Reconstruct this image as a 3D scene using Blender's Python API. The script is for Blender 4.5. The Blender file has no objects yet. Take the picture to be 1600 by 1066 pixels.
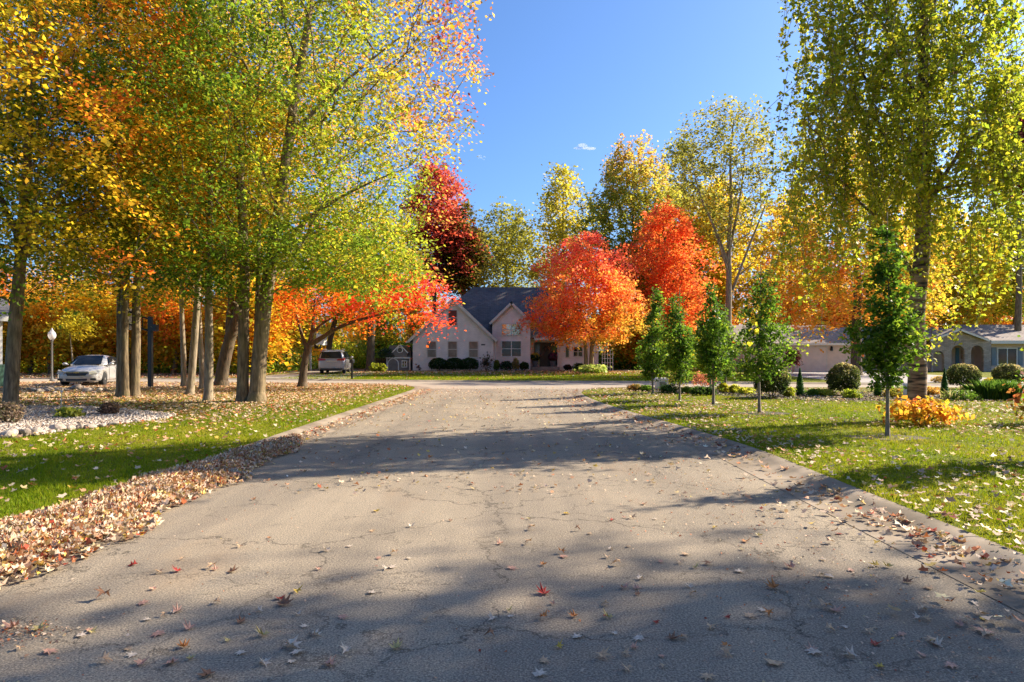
import bpy, bmesh, math, random
import numpy as np
from mathutils import Vector, Matrix
R = math.radians
random.seed(7)
sc = bpy.context.scene
C = sc.collection
F, CX, HY, CAMZ = 1067.0, 800.0, 549.0, 1.7
LZ = 0.06                                   # lawn level above the asphalt

def gp(px, py, z=LZ):
    Y = (CAMZ - z) * F / (py - HY)
    return ((px - CX) / F * Y, Y)
def wx(px, Y): return (px - CX) / F * Y
def wz(py, Y): return CAMZ + (HY - py) / F * Y
def lin(r, g, b, k=1.0):
    f = lambda c: (c / 255 / 12.92 if c / 255 <= .04045 else ((c / 255 + .055) / 1.055) ** 2.4) * k
    return (f(r), f(g), f(b))

# ------------------------------------------------------------------ tags
def tag(o, label=None, cat=None, group=None, kind=None):
    if label: o['label'] = label
    if cat: o['category'] = cat
    if group: o['group'] = group
    if kind: o['kind'] = kind
    return o
def thing(name, label, cat, loc=(0, 0, 0), rz=0, group=None):
    o = bpy.data.objects.new(name, None); C.objects.link(o)
    o.empty_display_size = .2
    o.location = loc; o.rotation_euler = (0, 0, rz)
    return tag(o, label, cat, group)
def link(name, me, parent=None, loc=None):
    o = bpy.data.objects.new(name, me); C.objects.link(o)
    if parent: o.parent = parent
    if loc is not None: o.location = loc
    return o
def copy_tree(o, parent=None):
    c = o.copy(); C.objects.link(c)
    if parent: c.parent = parent
    for ch in list(o.children): copy_tree(ch, c)
    return c

# ------------------------------------------------------------------ materials
def newmat(name):
    m = bpy.data.materials.new(name); m.use_nodes = True
    nt = m.node_tree; b = nt.nodes['Principled BSDF']
    return m, nt, b
def N(nt, t, **kw):
    n = nt.nodes.new(t)
    for k, v in kw.items():
        if hasattr(n, k): setattr(n, k, v)
        else: n.inputs[k].default_value = v
    return n
def rgb(c): return (c[0], c[1], c[2], 1)
def ramp(nt, stops):
    n = nt.nodes.new('ShaderNodeValToRGB'); e = n.color_ramp.elements
    while len(e) < len(stops): e.new(.5)
    for i, (p, c) in enumerate(stops):
        e[i].position = p; e[i].color = rgb(c)
    return n
def mixc(nt, fac, a, b, mode='MIX'):
    n = nt.nodes.new('ShaderNodeMix'); n.data_type = 'RGBA'; n.blend_type = mode
    for sock, v in ((n.inputs[0], fac), (n.inputs[6], a), (n.inputs[7], b)):
        if hasattr(v, 'is_output') or isinstance(v, bpy.types.NodeSocket): nt.links.new(v, sock)
        elif isinstance(v, (int, float)): sock.default_value = v
        else: sock.default_value = rgb(v)
    return n.outputs[2]
def coords(nt, scale=(1, 1, 1), kind='Object'):
    t = nt.nodes.new('ShaderNodeTexCoord'); m = nt.nodes.new('ShaderNodeMapping')
    m.inputs['Scale'].default_value = scale
    nt.links.new(t.outputs[kind], m.inputs['Vector'])
    return m.outputs['Vector']
def bump(nt, b, h, strength=.3, dist=.02):
    n = N(nt, 'ShaderNodeBump'); n.inputs['Strength'].default_value = strength; n.inputs['Distance'].default_value = dist
    nt.links.new(h, n.inputs['Height']); nt.links.new(n.outputs[0], b.inputs['Normal'])
def mottled(name, c1, c2, scale=4, rough=.8, stretch=(1, 1, 1), bmp=0, metal=0, detail=5, lo=.35, hi=.65, spec=None):
    m, nt, b = newmat(name)
    v = coords(nt, stretch)
    n = N(nt, 'ShaderNodeTexNoise'); n.inputs['Scale'].default_value = scale; n.inputs['Detail'].default_value = detail
    nt.links.new(v, n.inputs['Vector'])
    r = ramp(nt, [(lo, c1), (hi, c2)]); nt.links.new(n.outputs[0], r.inputs[0])
    nt.links.new(r.outputs[0], b.inputs['Base Color'])
    b.inputs['Roughness'].default_value = rough; b.inputs['Metallic'].default_value = metal
    if spec is not None: b.inputs['Specular IOR Level'].default_value = spec
    if bmp: bump(nt, b, n.outputs[0], bmp)
    return m
def leafmat(name, trans=.45, rough=.5, boost=1.5, refl=1.0, spec=.35):
    m, nt, b = newmat(name)
    a = N(nt, 'ShaderNodeAttribute'); a.attribute_name = 'leafcol'
    g = N(nt, 'ShaderNodeTexNoise'); g.inputs['Scale'].default_value = 9
    nt.links.new(coords(nt), g.inputs['Vector'])
    rr = ramp(nt, [(.3, (.8 * refl,) * 3), (.7, (1.12 * refl,) * 3)]); nt.links.new(g.outputs[0], rr.inputs[0])
    c = mixc(nt, 1.0, a.outputs['Color'], rr.outputs[0], 'MULTIPLY')
    nt.links.new(c, b.inputs['Base Color']); b.inputs['Roughness'].default_value = rough
    b.inputs['Specular IOR Level'].default_value = spec
    if trans > 0:
        t = N(nt, 'ShaderNodeBsdfTranslucent')
        bc = mixc(nt, 1.0, c, (boost, boost, boost * .8), 'MULTIPLY'); nt.links.new(bc, t.inputs['Color'])
        mx = N(nt, 'ShaderNodeMixShader'); mx.inputs[0].default_value = trans
        nt.links.new(b.outputs[0], mx.inputs[1]); nt.links.new(t.outputs[0], mx.inputs[2])
        nt.links.new(mx.outputs[0], nt.nodes['Material Output'].inputs['Surface'])
    return m
M = {}
M['leaf'] = leafmat('tree_leaves', .66, .45, 1.38, 1.6, .25)
M['litter'] = leafmat('fallen_leaves', .12, .6, 1.2)
M['grassblade'] = leafmat('grass_blades', .4, .6, 1.5, 1.25, .12)

def barkmat(name, c1, c2, sx=14, sz=2.2):
    m, nt, b = newmat(name)
    v = coords(nt, (sx, sx, sz))
    n = N(nt, 'ShaderNodeTexNoise'); n.inputs['Scale'].default_value = 1.0; n.inputs['Detail'].default_value = 8; n.inputs['Roughness'].default_value = .65
    nt.links.new(v, n.inputs['Vector'])
    n2 = N(nt, 'ShaderNodeTexNoise'); n2.inputs['Scale'].default_value = 1.1; nt.links.new(coords(nt), n2.inputs['Vector'])
    r = ramp(nt, [(.34, c1), (.62, c2)]); nt.links.new(n.outputs[0], r.inputs[0])
    moss = ramp(nt, [(.5, (0, 0, 0)), (.75, (.55, .55, .55))]); nt.links.new(n2.outputs[0], moss.inputs[0])
    col = mixc(nt, moss.outputs[0], r.outputs[0], (c2[0] * .7, c2[1] * .85, c2[2] * .5))
    nt.links.new(col, b.inputs['Base Color']); b.inputs['Roughness'].default_value = .9
    bump(nt, b, n.outputs[0], .9, .03)
    return m
M['bark'] = barkmat('maple_bark', (.06, .042, .025), (.29, .21, .12))
M['bark_dark'] = barkmat('dark_bark', (.035, .025, .016), (.15, .105, .065))
M['bark_pale'] = barkmat('pale_bark', (.12, .09, .06), (.38, .30, .20))
M['bark_young'] = barkmat('young_bark', (.10, .08, .06), (.30, .25, .19), 30, 6)
def birchmat():
    m, nt, b = newmat('birch_bark')
    v = coords(nt, (1.6, 1.6, 11))
    n = N(nt, 'ShaderNodeTexNoise'); n.inputs['Scale'].default_value = 1.2; n.inputs['Detail'].default_value = 6
    nt.links.new(v, n.inputs['Vector'])
    r = ramp(nt, [(.40, (.03, .022, .016)), (.47, (.20, .13, .075)), (.62, (.36, .27, .18))]); nt.links.new(n.outputs[0], r.inputs[0])
    n2 = N(nt, 'ShaderNodeTexNoise'); n2.inputs['Scale'].default_value = 2.5; nt.links.new(coords(nt), n2.inputs['Vector'])
    r2 = ramp(nt, [(.4, (.75, .7, .66)), (.6, (1.25, 1.15, 1.05))]); nt.links.new(n2.outputs[0], r2.inputs[0])
    nt.links.new(mixc(nt, 1, r.outputs[0], r2.outputs[0], 'MULTIPLY'), b.inputs['Base Color'])
    b.inputs['Roughness'].default_value = .75
    bump(nt, b, n.outputs[0], .5, .02)
    return m
M['birch'] = birchmat()

# ------------------------------------------------------------------ mesh helpers
class MB:
    def __init__(s): s.v = []; s.f = []
    def add(s, vs, fs):
        o = len(s.v); s.v += [tuple(p) for p in vs]; s.f += [tuple(i + o for i in f) for f in fs]; return s
    def box(s, x0, x1, y0, y1, z0, z1):
        return s.add([(x0, y0, z0), (x1, y0, z0), (x1, y1, z0), (x0, y1, z0), (x0, y0, z1), (x1, y0, z1), (x1, y1, z1), (x0, y1, z1)],
                     [(0, 3, 2, 1), (4, 5, 6, 7), (0, 1, 5, 4), (1, 2, 6, 5), (2, 3, 7, 6), (3, 0, 4, 7)])
    def prism(s, pts, y0, y1):             # outline in x,z extruded along y
        n = len(pts)
        vs = [(x, y0, z) for x, z in pts] + [(x, y1, z) for x, z in pts]
        return s.add(vs, [tuple(range(n)), tuple(range(2 * n - 1, n - 1, -1))] + [(i, i + n, (i + 1) % n + n, (i + 1) % n) for i in range(n)])
    def slab(s, quad, th):                 # a flat polygon given thickness along its normal
        q = [Vector(p) for p in quad]; nn = (q[1] - q[0]).cross(q[2] - q[0]).normalized()
        if nn.z < 0: nn = -nn
        n = len(q); vs = q + [p - nn * th for p in q]
        return s.add(vs, [tuple(range(n)), tuple(range(2 * n - 1, n - 1, -1))] + [(i, (i + 1) % n, (i + 1) % n + n, i + n) for i in range(n)])
    def tube(s, p0, p1, r0, r1=None, n=10, cap=True):
        r1 = r0 if r1 is None else r1
        p0, p1 = Vector(p0), Vector(p1); d = (p1 - p0).normalized()
        u = d.orthogonal().normalized(); w = d.cross(u)
        vs = []
        for p, r in ((p0, r0), (p1, r1)):
            for i in range(n):
                a = 2 * math.pi * i / n; vs.append(p + (u * math.cos(a) + w * math.sin(a)) * r)
        fs = [(i, (i + 1) % n, (i + 1) % n + n, i + n) for i in range(n)]
        if cap: fs += [tuple(range(n - 1, -1, -1)), tuple(range(n, 2 * n))]
        return s.add(vs, fs)
    def lathe(s, prof, n=16, c=(0, 0, 0), axis='z'):
        vs = []; k = len(prof)
        for r, z in prof:
            for i in range(n):
                a = 2 * math.pi * i / n
                if axis == 'z': vs.append((c[0] + r * math.cos(a), c[1] + r * math.sin(a), c[2] + z))
                elif axis == 'y': vs.append((c[0] + r * math.cos(a), c[1] + z, c[2] + r * math.sin(a)))
                else: vs.append((c[0] + z, c[1] + r * math.cos(a), c[2] + r * math.sin(a)))
        fs = [(j * n + i, j * n + (i + 1) % n, (j + 1) * n + (i + 1) % n, (j + 1) * n + i) for j in range(k - 1) for i in range(n)]
        fs += [tuple(range(n - 1, -1, -1)), tuple((k - 1) * n + i for i in range(n))]
        return s.add(vs, fs)
    def ball(s, c, r, n=14, sz=1.0):
        return s.lathe([(max(.001, r * math.sin(math.pi * i / 8)), -r * sz * math.cos(math.pi * i / 8)) for i in range(9)], n, c)
    def mesh(s, name, mat, smooth=False):
        me = bpy.data.meshes.new(name); me.from_pydata(s.v, [], s.f); me.update()
        bm = bmesh.new(); bm.from_mesh(me); bmesh.ops.recalc_face_normals(bm, faces=bm.faces); bm.to_mesh(me); bm.free()
        if mat: me.materials.append(mat)
        if smooth: me.polygons.foreach_set('use_smooth', [True] * len(me.polygons))
        return me
    def build(s, name, mat, parent=None, smooth=False, loc=None):
        return link(name, s.mesh(name, mat, smooth), parent, loc)

def np_mesh(name, verts, faces, mat, col=None, smooth=False):
    """verts (n,3), faces (m,k) all of one size; col (m,3) per face"""
    me = bpy.data.meshes.new(name); nv, (nf, k) = len(verts), faces.shape
    me.vertices.add(nv); me.vertices.foreach_set('co', np.ascontiguousarray(verts, dtype=np.float32).ravel())
    me.loops.add(nf * k); me.loops.foreach_set('vertex_index', np.ascontiguousarray(faces, dtype=np.int32).ravel())
    me.polygons.add(nf); me.polygons.foreach_set('loop_start', np.arange(0, nf * k, k, dtype=np.int32))
    if smooth: me.polygons.foreach_set('use_smooth', np.ones(nf, dtype=bool))
    me.update(calc_edges=True)
    if col is not None:
        a = me.attributes.new('leafcol', 'FLOAT_COLOR', 'FACE')
        c4 = np.ones((nf, 4), dtype=np.float32); c4[:, :3] = col
        a.data.foreach_set('color', c4.ravel())
    if mat: me.materials.append(mat)
    return me

KITE = np.array([(0, -.5, 0), (.36, .02, .10), (0, .5, 0), (-.36, .02, .10)])
_ml = []
for ang, rad in ((90, .55), (70, .26), (48, .50), (28, .22), (8, .44), (-20, .24), (-62, .32), (-90, .17), (-118, .32), (-160, .24), (172, .44), (152, .22), (132, .50), (110, .26)):
    _ml.append((rad * math.cos(R(ang)), rad * math.sin(R(ang)), 0))
MAPLE = np.array(_ml)
PENTA = np.array([(0, .55, .05), (.22, .2, 0), (.46, .12, .1), (.22, -.15, 0), (.2, -.45, .06), (-.2, -.45, .06), (-.22, -.15, 0), (-.46, .12, .1), (-.22, .2, 0)])

def scatter(name, shape, pos, nrm, size, col, mat, rng, curl=0.0):
    n = len(pos); k = len(shape)
    nrm = nrm / np.linalg.norm(nrm, axis=1, keepdims=True)
    t = rng.normal(size=(n, 3)); t -= nrm * (t * nrm).sum(1, keepdims=True); t /= np.linalg.norm(t, axis=1, keepdims=True)
    b = np.cross(nrm, t)
    sh = np.repeat(shape[None], n, 0).copy()
    if curl:
        cu = rng.normal(.6, .8, size=(n, 1)) * curl; cv = rng.normal(.3, .8, size=(n, 1)) * curl
        sh[:, :, 2] += cu * sh[:, :, 0] ** 2 + cv * sh[:, :, 1] ** 2
    sh = sh * np.asarray(size).reshape(n, 1, 1)
    v = pos[:, None, :] + sh[:, :, 0:1] * t[:, None] + sh[:, :, 1:2] * b[:, None] + sh[:, :, 2:3] * nrm[:, None]
    return np_mesh(name, v.reshape(-1, 3), np.arange(n * k).reshape(n, k), mat, col)

def pal(colors, t):
    c = np.array(colors); t = np.clip(t, 0, 1) * (len(c) - 1); i = np.minimum(t.astype(int), len(c) - 2); f = (t - i)[:, None]
    return c[i] * (1 - f) + c[i + 1] * f

# leaf colours (reflectance)
GREEN_D = (.045, .09, .013); GREEN = (.10, .165, .017); GREEN_Y = (.21, .235, .02); YELLOW = (.40, .29, .022); GOLD = (.44, .225, .018)
ORANGE = (.46, .13, .016); RED_O = (.45, .068, .016); RED = (.40, .028, .018); PINK = (.46, .07, .06); MAROON = (.22, .035, .03); OLIVE = (.15, .13, .02); BROWN = (.17, .09, .035)
RUST = (.33, .12, .05)

# ------------------------------------------------------------------ trees
def skeleton(stems, targets, rng, rise=.35, seg=.6, wander=.12, droop=None):
    cap = 400 + len(targets) * 22 + sum(len(s[0]) for s in stems) * 8
    P = np.zeros((cap, 3)); par = -np.ones(cap, int); pl = np.zeros(cap); D = np.zeros((cap, 3)); rad = np.zeros(cap); stem = np.zeros(cap, bool)
    n = 0
    for pts, r0 in stems:
        pts = [Vector(p) for p in pts]
        dens = [pts[0]]
        for i in range(len(pts) - 1):          # Catmull-Rom through the stem points
            a = pts[max(i - 1, 0)]; b = pts[i]; c = pts[i + 1]; d = pts[min(i + 2, len(pts) - 1)]
            k = max(2, int((c - b).length / .45))
            for j in range(1, k + 1):
                t = j / k
                dens.append(.5 * ((2 * b) + (c - a) * t + (2 * a - 5 * b + 4 * c - d) * t * t + (3 * b - a - 3 * c + d) * t ** 3))
        L = sum((dens[i + 1] - dens[i]).length for i in range(len(dens) - 1)); acc = 0
        start = -1
        if dens[0].z > .5 and n:               # a limb: hang it on the nearest node
            start = int(np.argmin(((P[:n] - np.array(dens[0])) ** 2).sum(1)))
        prev = start
        for i, p in enumerate(dens):
            if i: acc += (p - dens[i - 1]).length
            if i == 0 and start >= 0: continue
            P[n] = p; par[n] = prev; pl[n] = acc; stem[n] = True
            s = acc / L; fl = 1 + .45 * max(0, 1 - acc / .5) ** 2 if start < 0 else 1
            rad[n] = max(.012, r0 * fl * (1 - .86 * s ** 1.15)); D[n] = np.array((dens[min(i + 1, len(dens) - 1)] - dens[max(i - 1, 0)]).normalized())
            prev = n; n += 1
    base = np.array(stems[0][0][1])
    order = np.argsort(np.linalg.norm((targets - base) * (1, 1, .8), axis=1))
    ends = []
    for ti in order:
        p = targets[ti]; q = P[:n]; dv = p - q; d = np.linalg.norm(dv, axis=1) + 1e-6
        hd = np.hypot(dv[:, 0], dv[:, 1])
        cost = d + .22 * pl[:n] + 1.2 * np.maximum(0, rise * hd - dv[:, 2]) + .5 * d * (1 - (dv * D[:n]).sum(1) / d)
        cost[q[:, 2] < min(1.2, p[2] * .5)] += 50
        j = int(np.argmin(cost)); a = q[j].copy(); L = d[j]
        ctrl = a + D[j] * L * .35 + np.array((0, 0, .12 * L)); k = max(2, int(L / seg)); prev = j
        for i in range(1, k + 1):
            t = i / k; x = (1 - t) ** 2 * a + 2 * t * (1 - t) * ctrl + t * t * p
            if i < k: x = x + rng.normal(0, wander * seg * .5, 3)
            if n >= cap: break
            P[n] = x; par[n] = prev; e = x - P[prev]; l = np.linalg.norm(e) + 1e-9; pl[n] = pl[prev] + l; D[n] = e / l; prev = n; n += 1
        ends.append(prev)
        if droop:
            ln = max(.15, rng.normal(droop[0], droop[1])); k = max(2, int(abs(ln) / .28)); h = rng.normal(0, .07, 2)
            for i in range(k):
                if n >= cap: break
                h = h + rng.normal(0, .02, 2)
                x = P[prev] + np.array((h[0], h[1], -.28 * droop[2]))
                P[n] = x; par[n] = prev; pl[n] = pl[prev] + .3; D[n] = (0, 0, -1); prev = n; n += 1
    return P[:n], par[:n], rad[:n], stem[:n], np.array(ends)

def limbs_mesh(name, P, par, rad, stem, mat, tip=.006, scale=1.0, expo=2.3, cut=0.0):
    n = len(P); w = np.zeros(n); kids = np.zeros(n, int)
    for i in range(n):
        if par[i] >= 0: kids[par[i]] += 1
    w[kids == 0] = 1
    main = -np.ones(n, int); mw = np.zeros(n)
    for i in range(n - 1, -1, -1):
        p = par[i]
        if p >= 0:
            w[p] += w[i]
            if w[i] > mw[p]: mw[p] = w[i]; main[p] = i
    r = tip * scale * np.maximum(w, 1) ** (1 / expo)
    r = np.where(stem, np.maximum(rad, np.minimum(r, rad * 1.15)), r)
    for i in range(n):                          # a branch is never thicker than what carries it
        p = par[i]
        if p >= 0 and not stem[i]: r[i] = min(r[i], r[p] * .8 if main[p] != i or stem[p] else r[p])
    e = np.array([i for i in range(n) if par[i] >= 0 and r[i] >= cut])
    if len(e) == 0: e = np.array([1])
    d = P[e] - P[par[e]]; d /= np.linalg.norm(d, axis=1, keepdims=True) + 1e-9
    tan = np.zeros((n, 3)); tan[e] = d
    for i in e:
        if main[i] >= 0:
            x = tan[i] + tan[main[i]] if np.any(tan[main[i]]) else tan[i]
            tan[i] = x / (np.linalg.norm(x) + 1e-9)
    for i in range(n):
        if par[i] < 0 and main[i] >= 0: tan[i] = (0, 0, 1)
    out_v, out_f, base = [], [], 0
    for lo, hi, ns in ((.05, 9, 12), (.016, .05, 6), (0, .016, 3)):
        s = e[(r[e] >= lo) & (r[e] < hi)]
        if not len(s): continue
        pr = par[s]; t1 = tan[s]; t0 = np.where((main[pr] == s)[:, None], tan[pr], t1)
        r1 = r[s]; r0 = np.where(main[pr] == s, r[pr], np.minimum(r[pr], r1 * 1.25))
        rings = []
        for pp, tt, rr in ((P[pr], t0, r0), (P[s], t1, r1)):
            ref = np.tile((1.0, .13, 0.0), (len(s), 1)); flat = np.abs((tt * ref).sum(1)) > .9; ref[flat] = (0, 1, .1)
            u = np.cross(tt, ref); u /= np.linalg.norm(u, axis=1, keepdims=True) + 1e-9; v = np.cross(tt, u)
            a = np.arange(ns) * 2 * math.pi / ns
            rings.append(pp[:, None] + rr[:, None, None] * (u[:, None] * np.cos(a)[None, :, None] + v[:, None] * np.sin(a)[None, :, None]))
        V = np.concatenate(rings, 1).reshape(-1, 3)
        o = np.arange(len(s))[:, None] * 2 * ns + base; i = np.arange(ns); j = (i + 1) % ns
        f = np.stack([o + i, o + j, o + j + ns, o + i + ns], -1).reshape(-1, 4)
        out_v.append(V); out_f.append(f); base += len(V)
    return np_mesh(name, np.concatenate(out_v), np.concatenate(out_f), mat, None, True)

def envelope(n, z0, z1, prof, rng, cx=0, cy=0, lump=.18, shell=2.2, squash=(1, 1), lean=(0, 0)):
    ts = np.array([p[0] for p in prof]); rs = np.array([p[1] for p in prof])
    T = rng.random(n * 6); rr = np.interp(T, ts, rs); keep = rng.random(n * 6) < (rr / rs.max()) ** 1.5; T = T[keep][:n]
    r = np.interp(T, ts, rs); az = rng.random(len(T)) * 2 * math.pi
    ph = rng.random(4) * 6.28
    r = r * (1 + lump * (np.sin(2 * az + ph[0] + 3 * T) + .8 * np.sin(3 * az + ph[1] - 5 * T) + .7 * np.sin(5 * az + ph[2] + 9 * T)) / 1.5)
    r = r * rng.random(len(T)) ** (1 / shell)
    return np.stack([cx + lean[0] * T + r * np.cos(az) * squash[0], cy + lean[1] * T + r * np.sin(az) * squash[1], z0 + T * (z1 - z0)], 1)

def foliage(name, cent, per, sig, lsize, colfn, rng, shape=KITE, up=.55, flat=.6, mat=None, extra=None):
    k = rng.poisson(per, len(cent)); idx = np.repeat(np.arange(len(cent)), k)
    cn = rng.normal(0, 1, cent.shape) * .55 + np.array((0, 0, 1.0)); cn /= np.linalg.norm(cn, axis=1, keepdims=True)   # each spray lies in its own plane
    csz = np.exp(rng.normal(0, .25, len(cent)))
    off = np.clip(rng.normal(0, 1, (len(idx), 3)), -1.7, 1.7) * (sig * csz[idx])[:, None]
    off -= cn[idx] * (off * cn[idx]).sum(1, keepdims=True) * (1 - flat * .55)
    off[:, 2] -= .35 * (off[:, 0] ** 2 + off[:, 1] ** 2) / (sig * 2.2)                    # tips hang
    pos = cent[idx] + off
    if extra is not None:
        pos = np.concatenate([pos, extra]); idx = np.concatenate([idx, rng.integers(0, len(cent), len(extra))])
    nr = rng.normal(0, 1, pos.shape) * .46 + np.array((0, 0, up * .5)) + cn[idx] * .7
    cl = rng.normal(0, 1, len(cent))[idx]
    col = colfn(pos, cl, rng.normal(0, 1, len(pos)))
    col = col * np.exp(rng.normal(0, .13, (len(pos), 1)))
    sz = lsize * np.exp(rng.normal(0, .22, len(pos)))
    return scatter(name, shape, pos, nr, sz, np.clip(col, 0, .75), mat or M['leaf'], rng)

def lerp_col(colors, base=.5, cl=.12, lf=.12, grad=(0, 0, 0), c0=(0, 0, 0)):
    g = np.array(grad); c0 = np.array(c0)
    return lambda pos, c, l: pal(colors, base + (pos - c0) @ g + c * cl + l * lf)

def tree(name, label, loc, stems, targets, colfn, per=40, sig=.4, lsize=.13, seed=1, bark='bark', group=None, rise=.35, seg=.6,
         tip=.006, droop=None, up=.8, flat=.6, cut=0.0, cat='tree', strand=0, rz=0, shape=KITE):
    rng = np.random.default_rng(seed)
    P, par, rad, stem, ends = skeleton(stems, targets, rng, rise, seg, droop=droop)
    root = thing(name, label, cat, loc, rz, group)
    link('trunk', limbs_mesh('trunk', P, par, rad, stem, M[bark], tip, cut=cut), root)
    extra = None
    if strand:                                   # leaves all along the thin twigs
        tw = np.where(~stem)[0]
        k = rng.poisson(strand, len(tw)); ii = np.repeat(tw, k)
        extra = P[ii] + rng.normal(0, sig * .45, (len(ii), 3))
    link('crown', foliage('crown', P[ends], per, sig, lsize, colfn, rng, shape, up, flat, extra=extra), root)
    return root

OVAL = [(0, .55), (.15, .85), (.35, 1), (.6, .9), (.8, .62), (.93, .3), (1, .05)]
def prof(k, shape=OVAL): return [(t, r * k) for t, r in shape]

def straight(h, x1=0, y1=0, wob=.1, seed=0, n=6):
    rr = random.Random(seed); pts = []
    for i in range(n + 1):
        t = i / n; pts.append((x1 * t + (rr.uniform(-wob, wob) if 0 < i else 0), y1 * t + (rr.uniform(-wob, wob) if 0 < i else 0), h * t - (.08 if i == 0 else 0)))
    return pts

def bush(name, label, cat, loc, rx, ry, h, colfn, n=2500, lsize=.06, seed=1, group=None, lump=.10, up=.2, stemr=.015, z0=0.0, flatbot=.15, pw=5, shape=KITE, mat=None, stems=5):
    """a rounded shrub: leaves through the outer shell, with a few woody stems inside"""
    rng = np.random.default_rng(seed)
    d = rng.normal(size=(n, 3)); d /= np.linalg.norm(d, axis=1, keepdims=True); d[:, 2] = np.where(d[:, 2] < -.75, -d[:, 2], d[:, 2])
    ph = rng.random(6) * 6.28; az = np.arctan2(d[:, 1], d[:, 0])
    r = 1 + lump * (np.sin(3 * az + ph[0] + 4 * d[:, 2]) + np.sin(5 * az + ph[1] - 6 * d[:, 2]) + np.sin(9 * az + 7 * d[:, 2] + ph[2]) * .6)
    u = rng.random(n) ** (1 / pw)
    pos = d * (r * u)[:, None] * np.array((rx, ry, h * .5)); pos[:, 2] += h * .5 + z0
    pos[:, 2] = np.maximum(pos[:, 2], z0 + .02 + .05 * rng.random(n))
    nr = d * .6 + rng.normal(0, .6, (n, 3)) + np.array((0, 0, up))
    cl = np.sin(pos[:, 0] * 9 / rx * .4 + ph[3]) * np.sin(pos[:, 2] * 8 + ph[4])
    col = colfn(pos, cl, rng.normal(0, 1, n)) * np.exp(rng.normal(0, .18, (n, 1)))
    me = scatter('foliage', shape, pos, nr, lsize * np.exp(rng.normal(0, .2, n)), np.clip(col, 0, .7), mat or M['leaf'], rng)
    root = thing(name, label, cat, loc, 0, group)
    link('foliage', me, root)
    m = MB()
    for i in range(stems):
        a = i * 2.4; m.tube((.04 * math.cos(a), .04 * math.sin(a), -.03), (rx * .5 * math.cos(a), ry * .5 * math.sin(a), z0 + h * .6), stemr, stemr * .5, 5)
    if stems: m.build('stem', M['bark_dark'], root, True)
    return root

# ================================================================== THE SETTING
def poly_sheet(name, pts, z, mat, kind='structure', skirt=0):
    n = len(pts); vs = [(x, y, z) for x, y in pts]; fs = [tuple(range(n))]
    if skirt:
        vs += [(x, y, z - skirt) for x, y in pts]; fs += [(i, (i + 1) % n, (i + 1) % n + n, i + n) for i in range(n)]
    me = bpy.data.meshes.new(name); me.from_pydata(vs, [], fs); me.update()
    bm = bmesh.new(); bm.from_mesh(me); bmesh.ops.triangulate(bm, faces=bm.faces); bmesh.ops.recalc_face_normals(bm, faces=bm.faces)
    bm.faces.ensure_lookup_table()
    bm.to_mesh(me); bm.free()
    if me.polygons[0].normal.z < 0 and not skirt: me.flip_normals()
    me.materials.append(mat)
    return tag(link(name, me), kind=kind)

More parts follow.
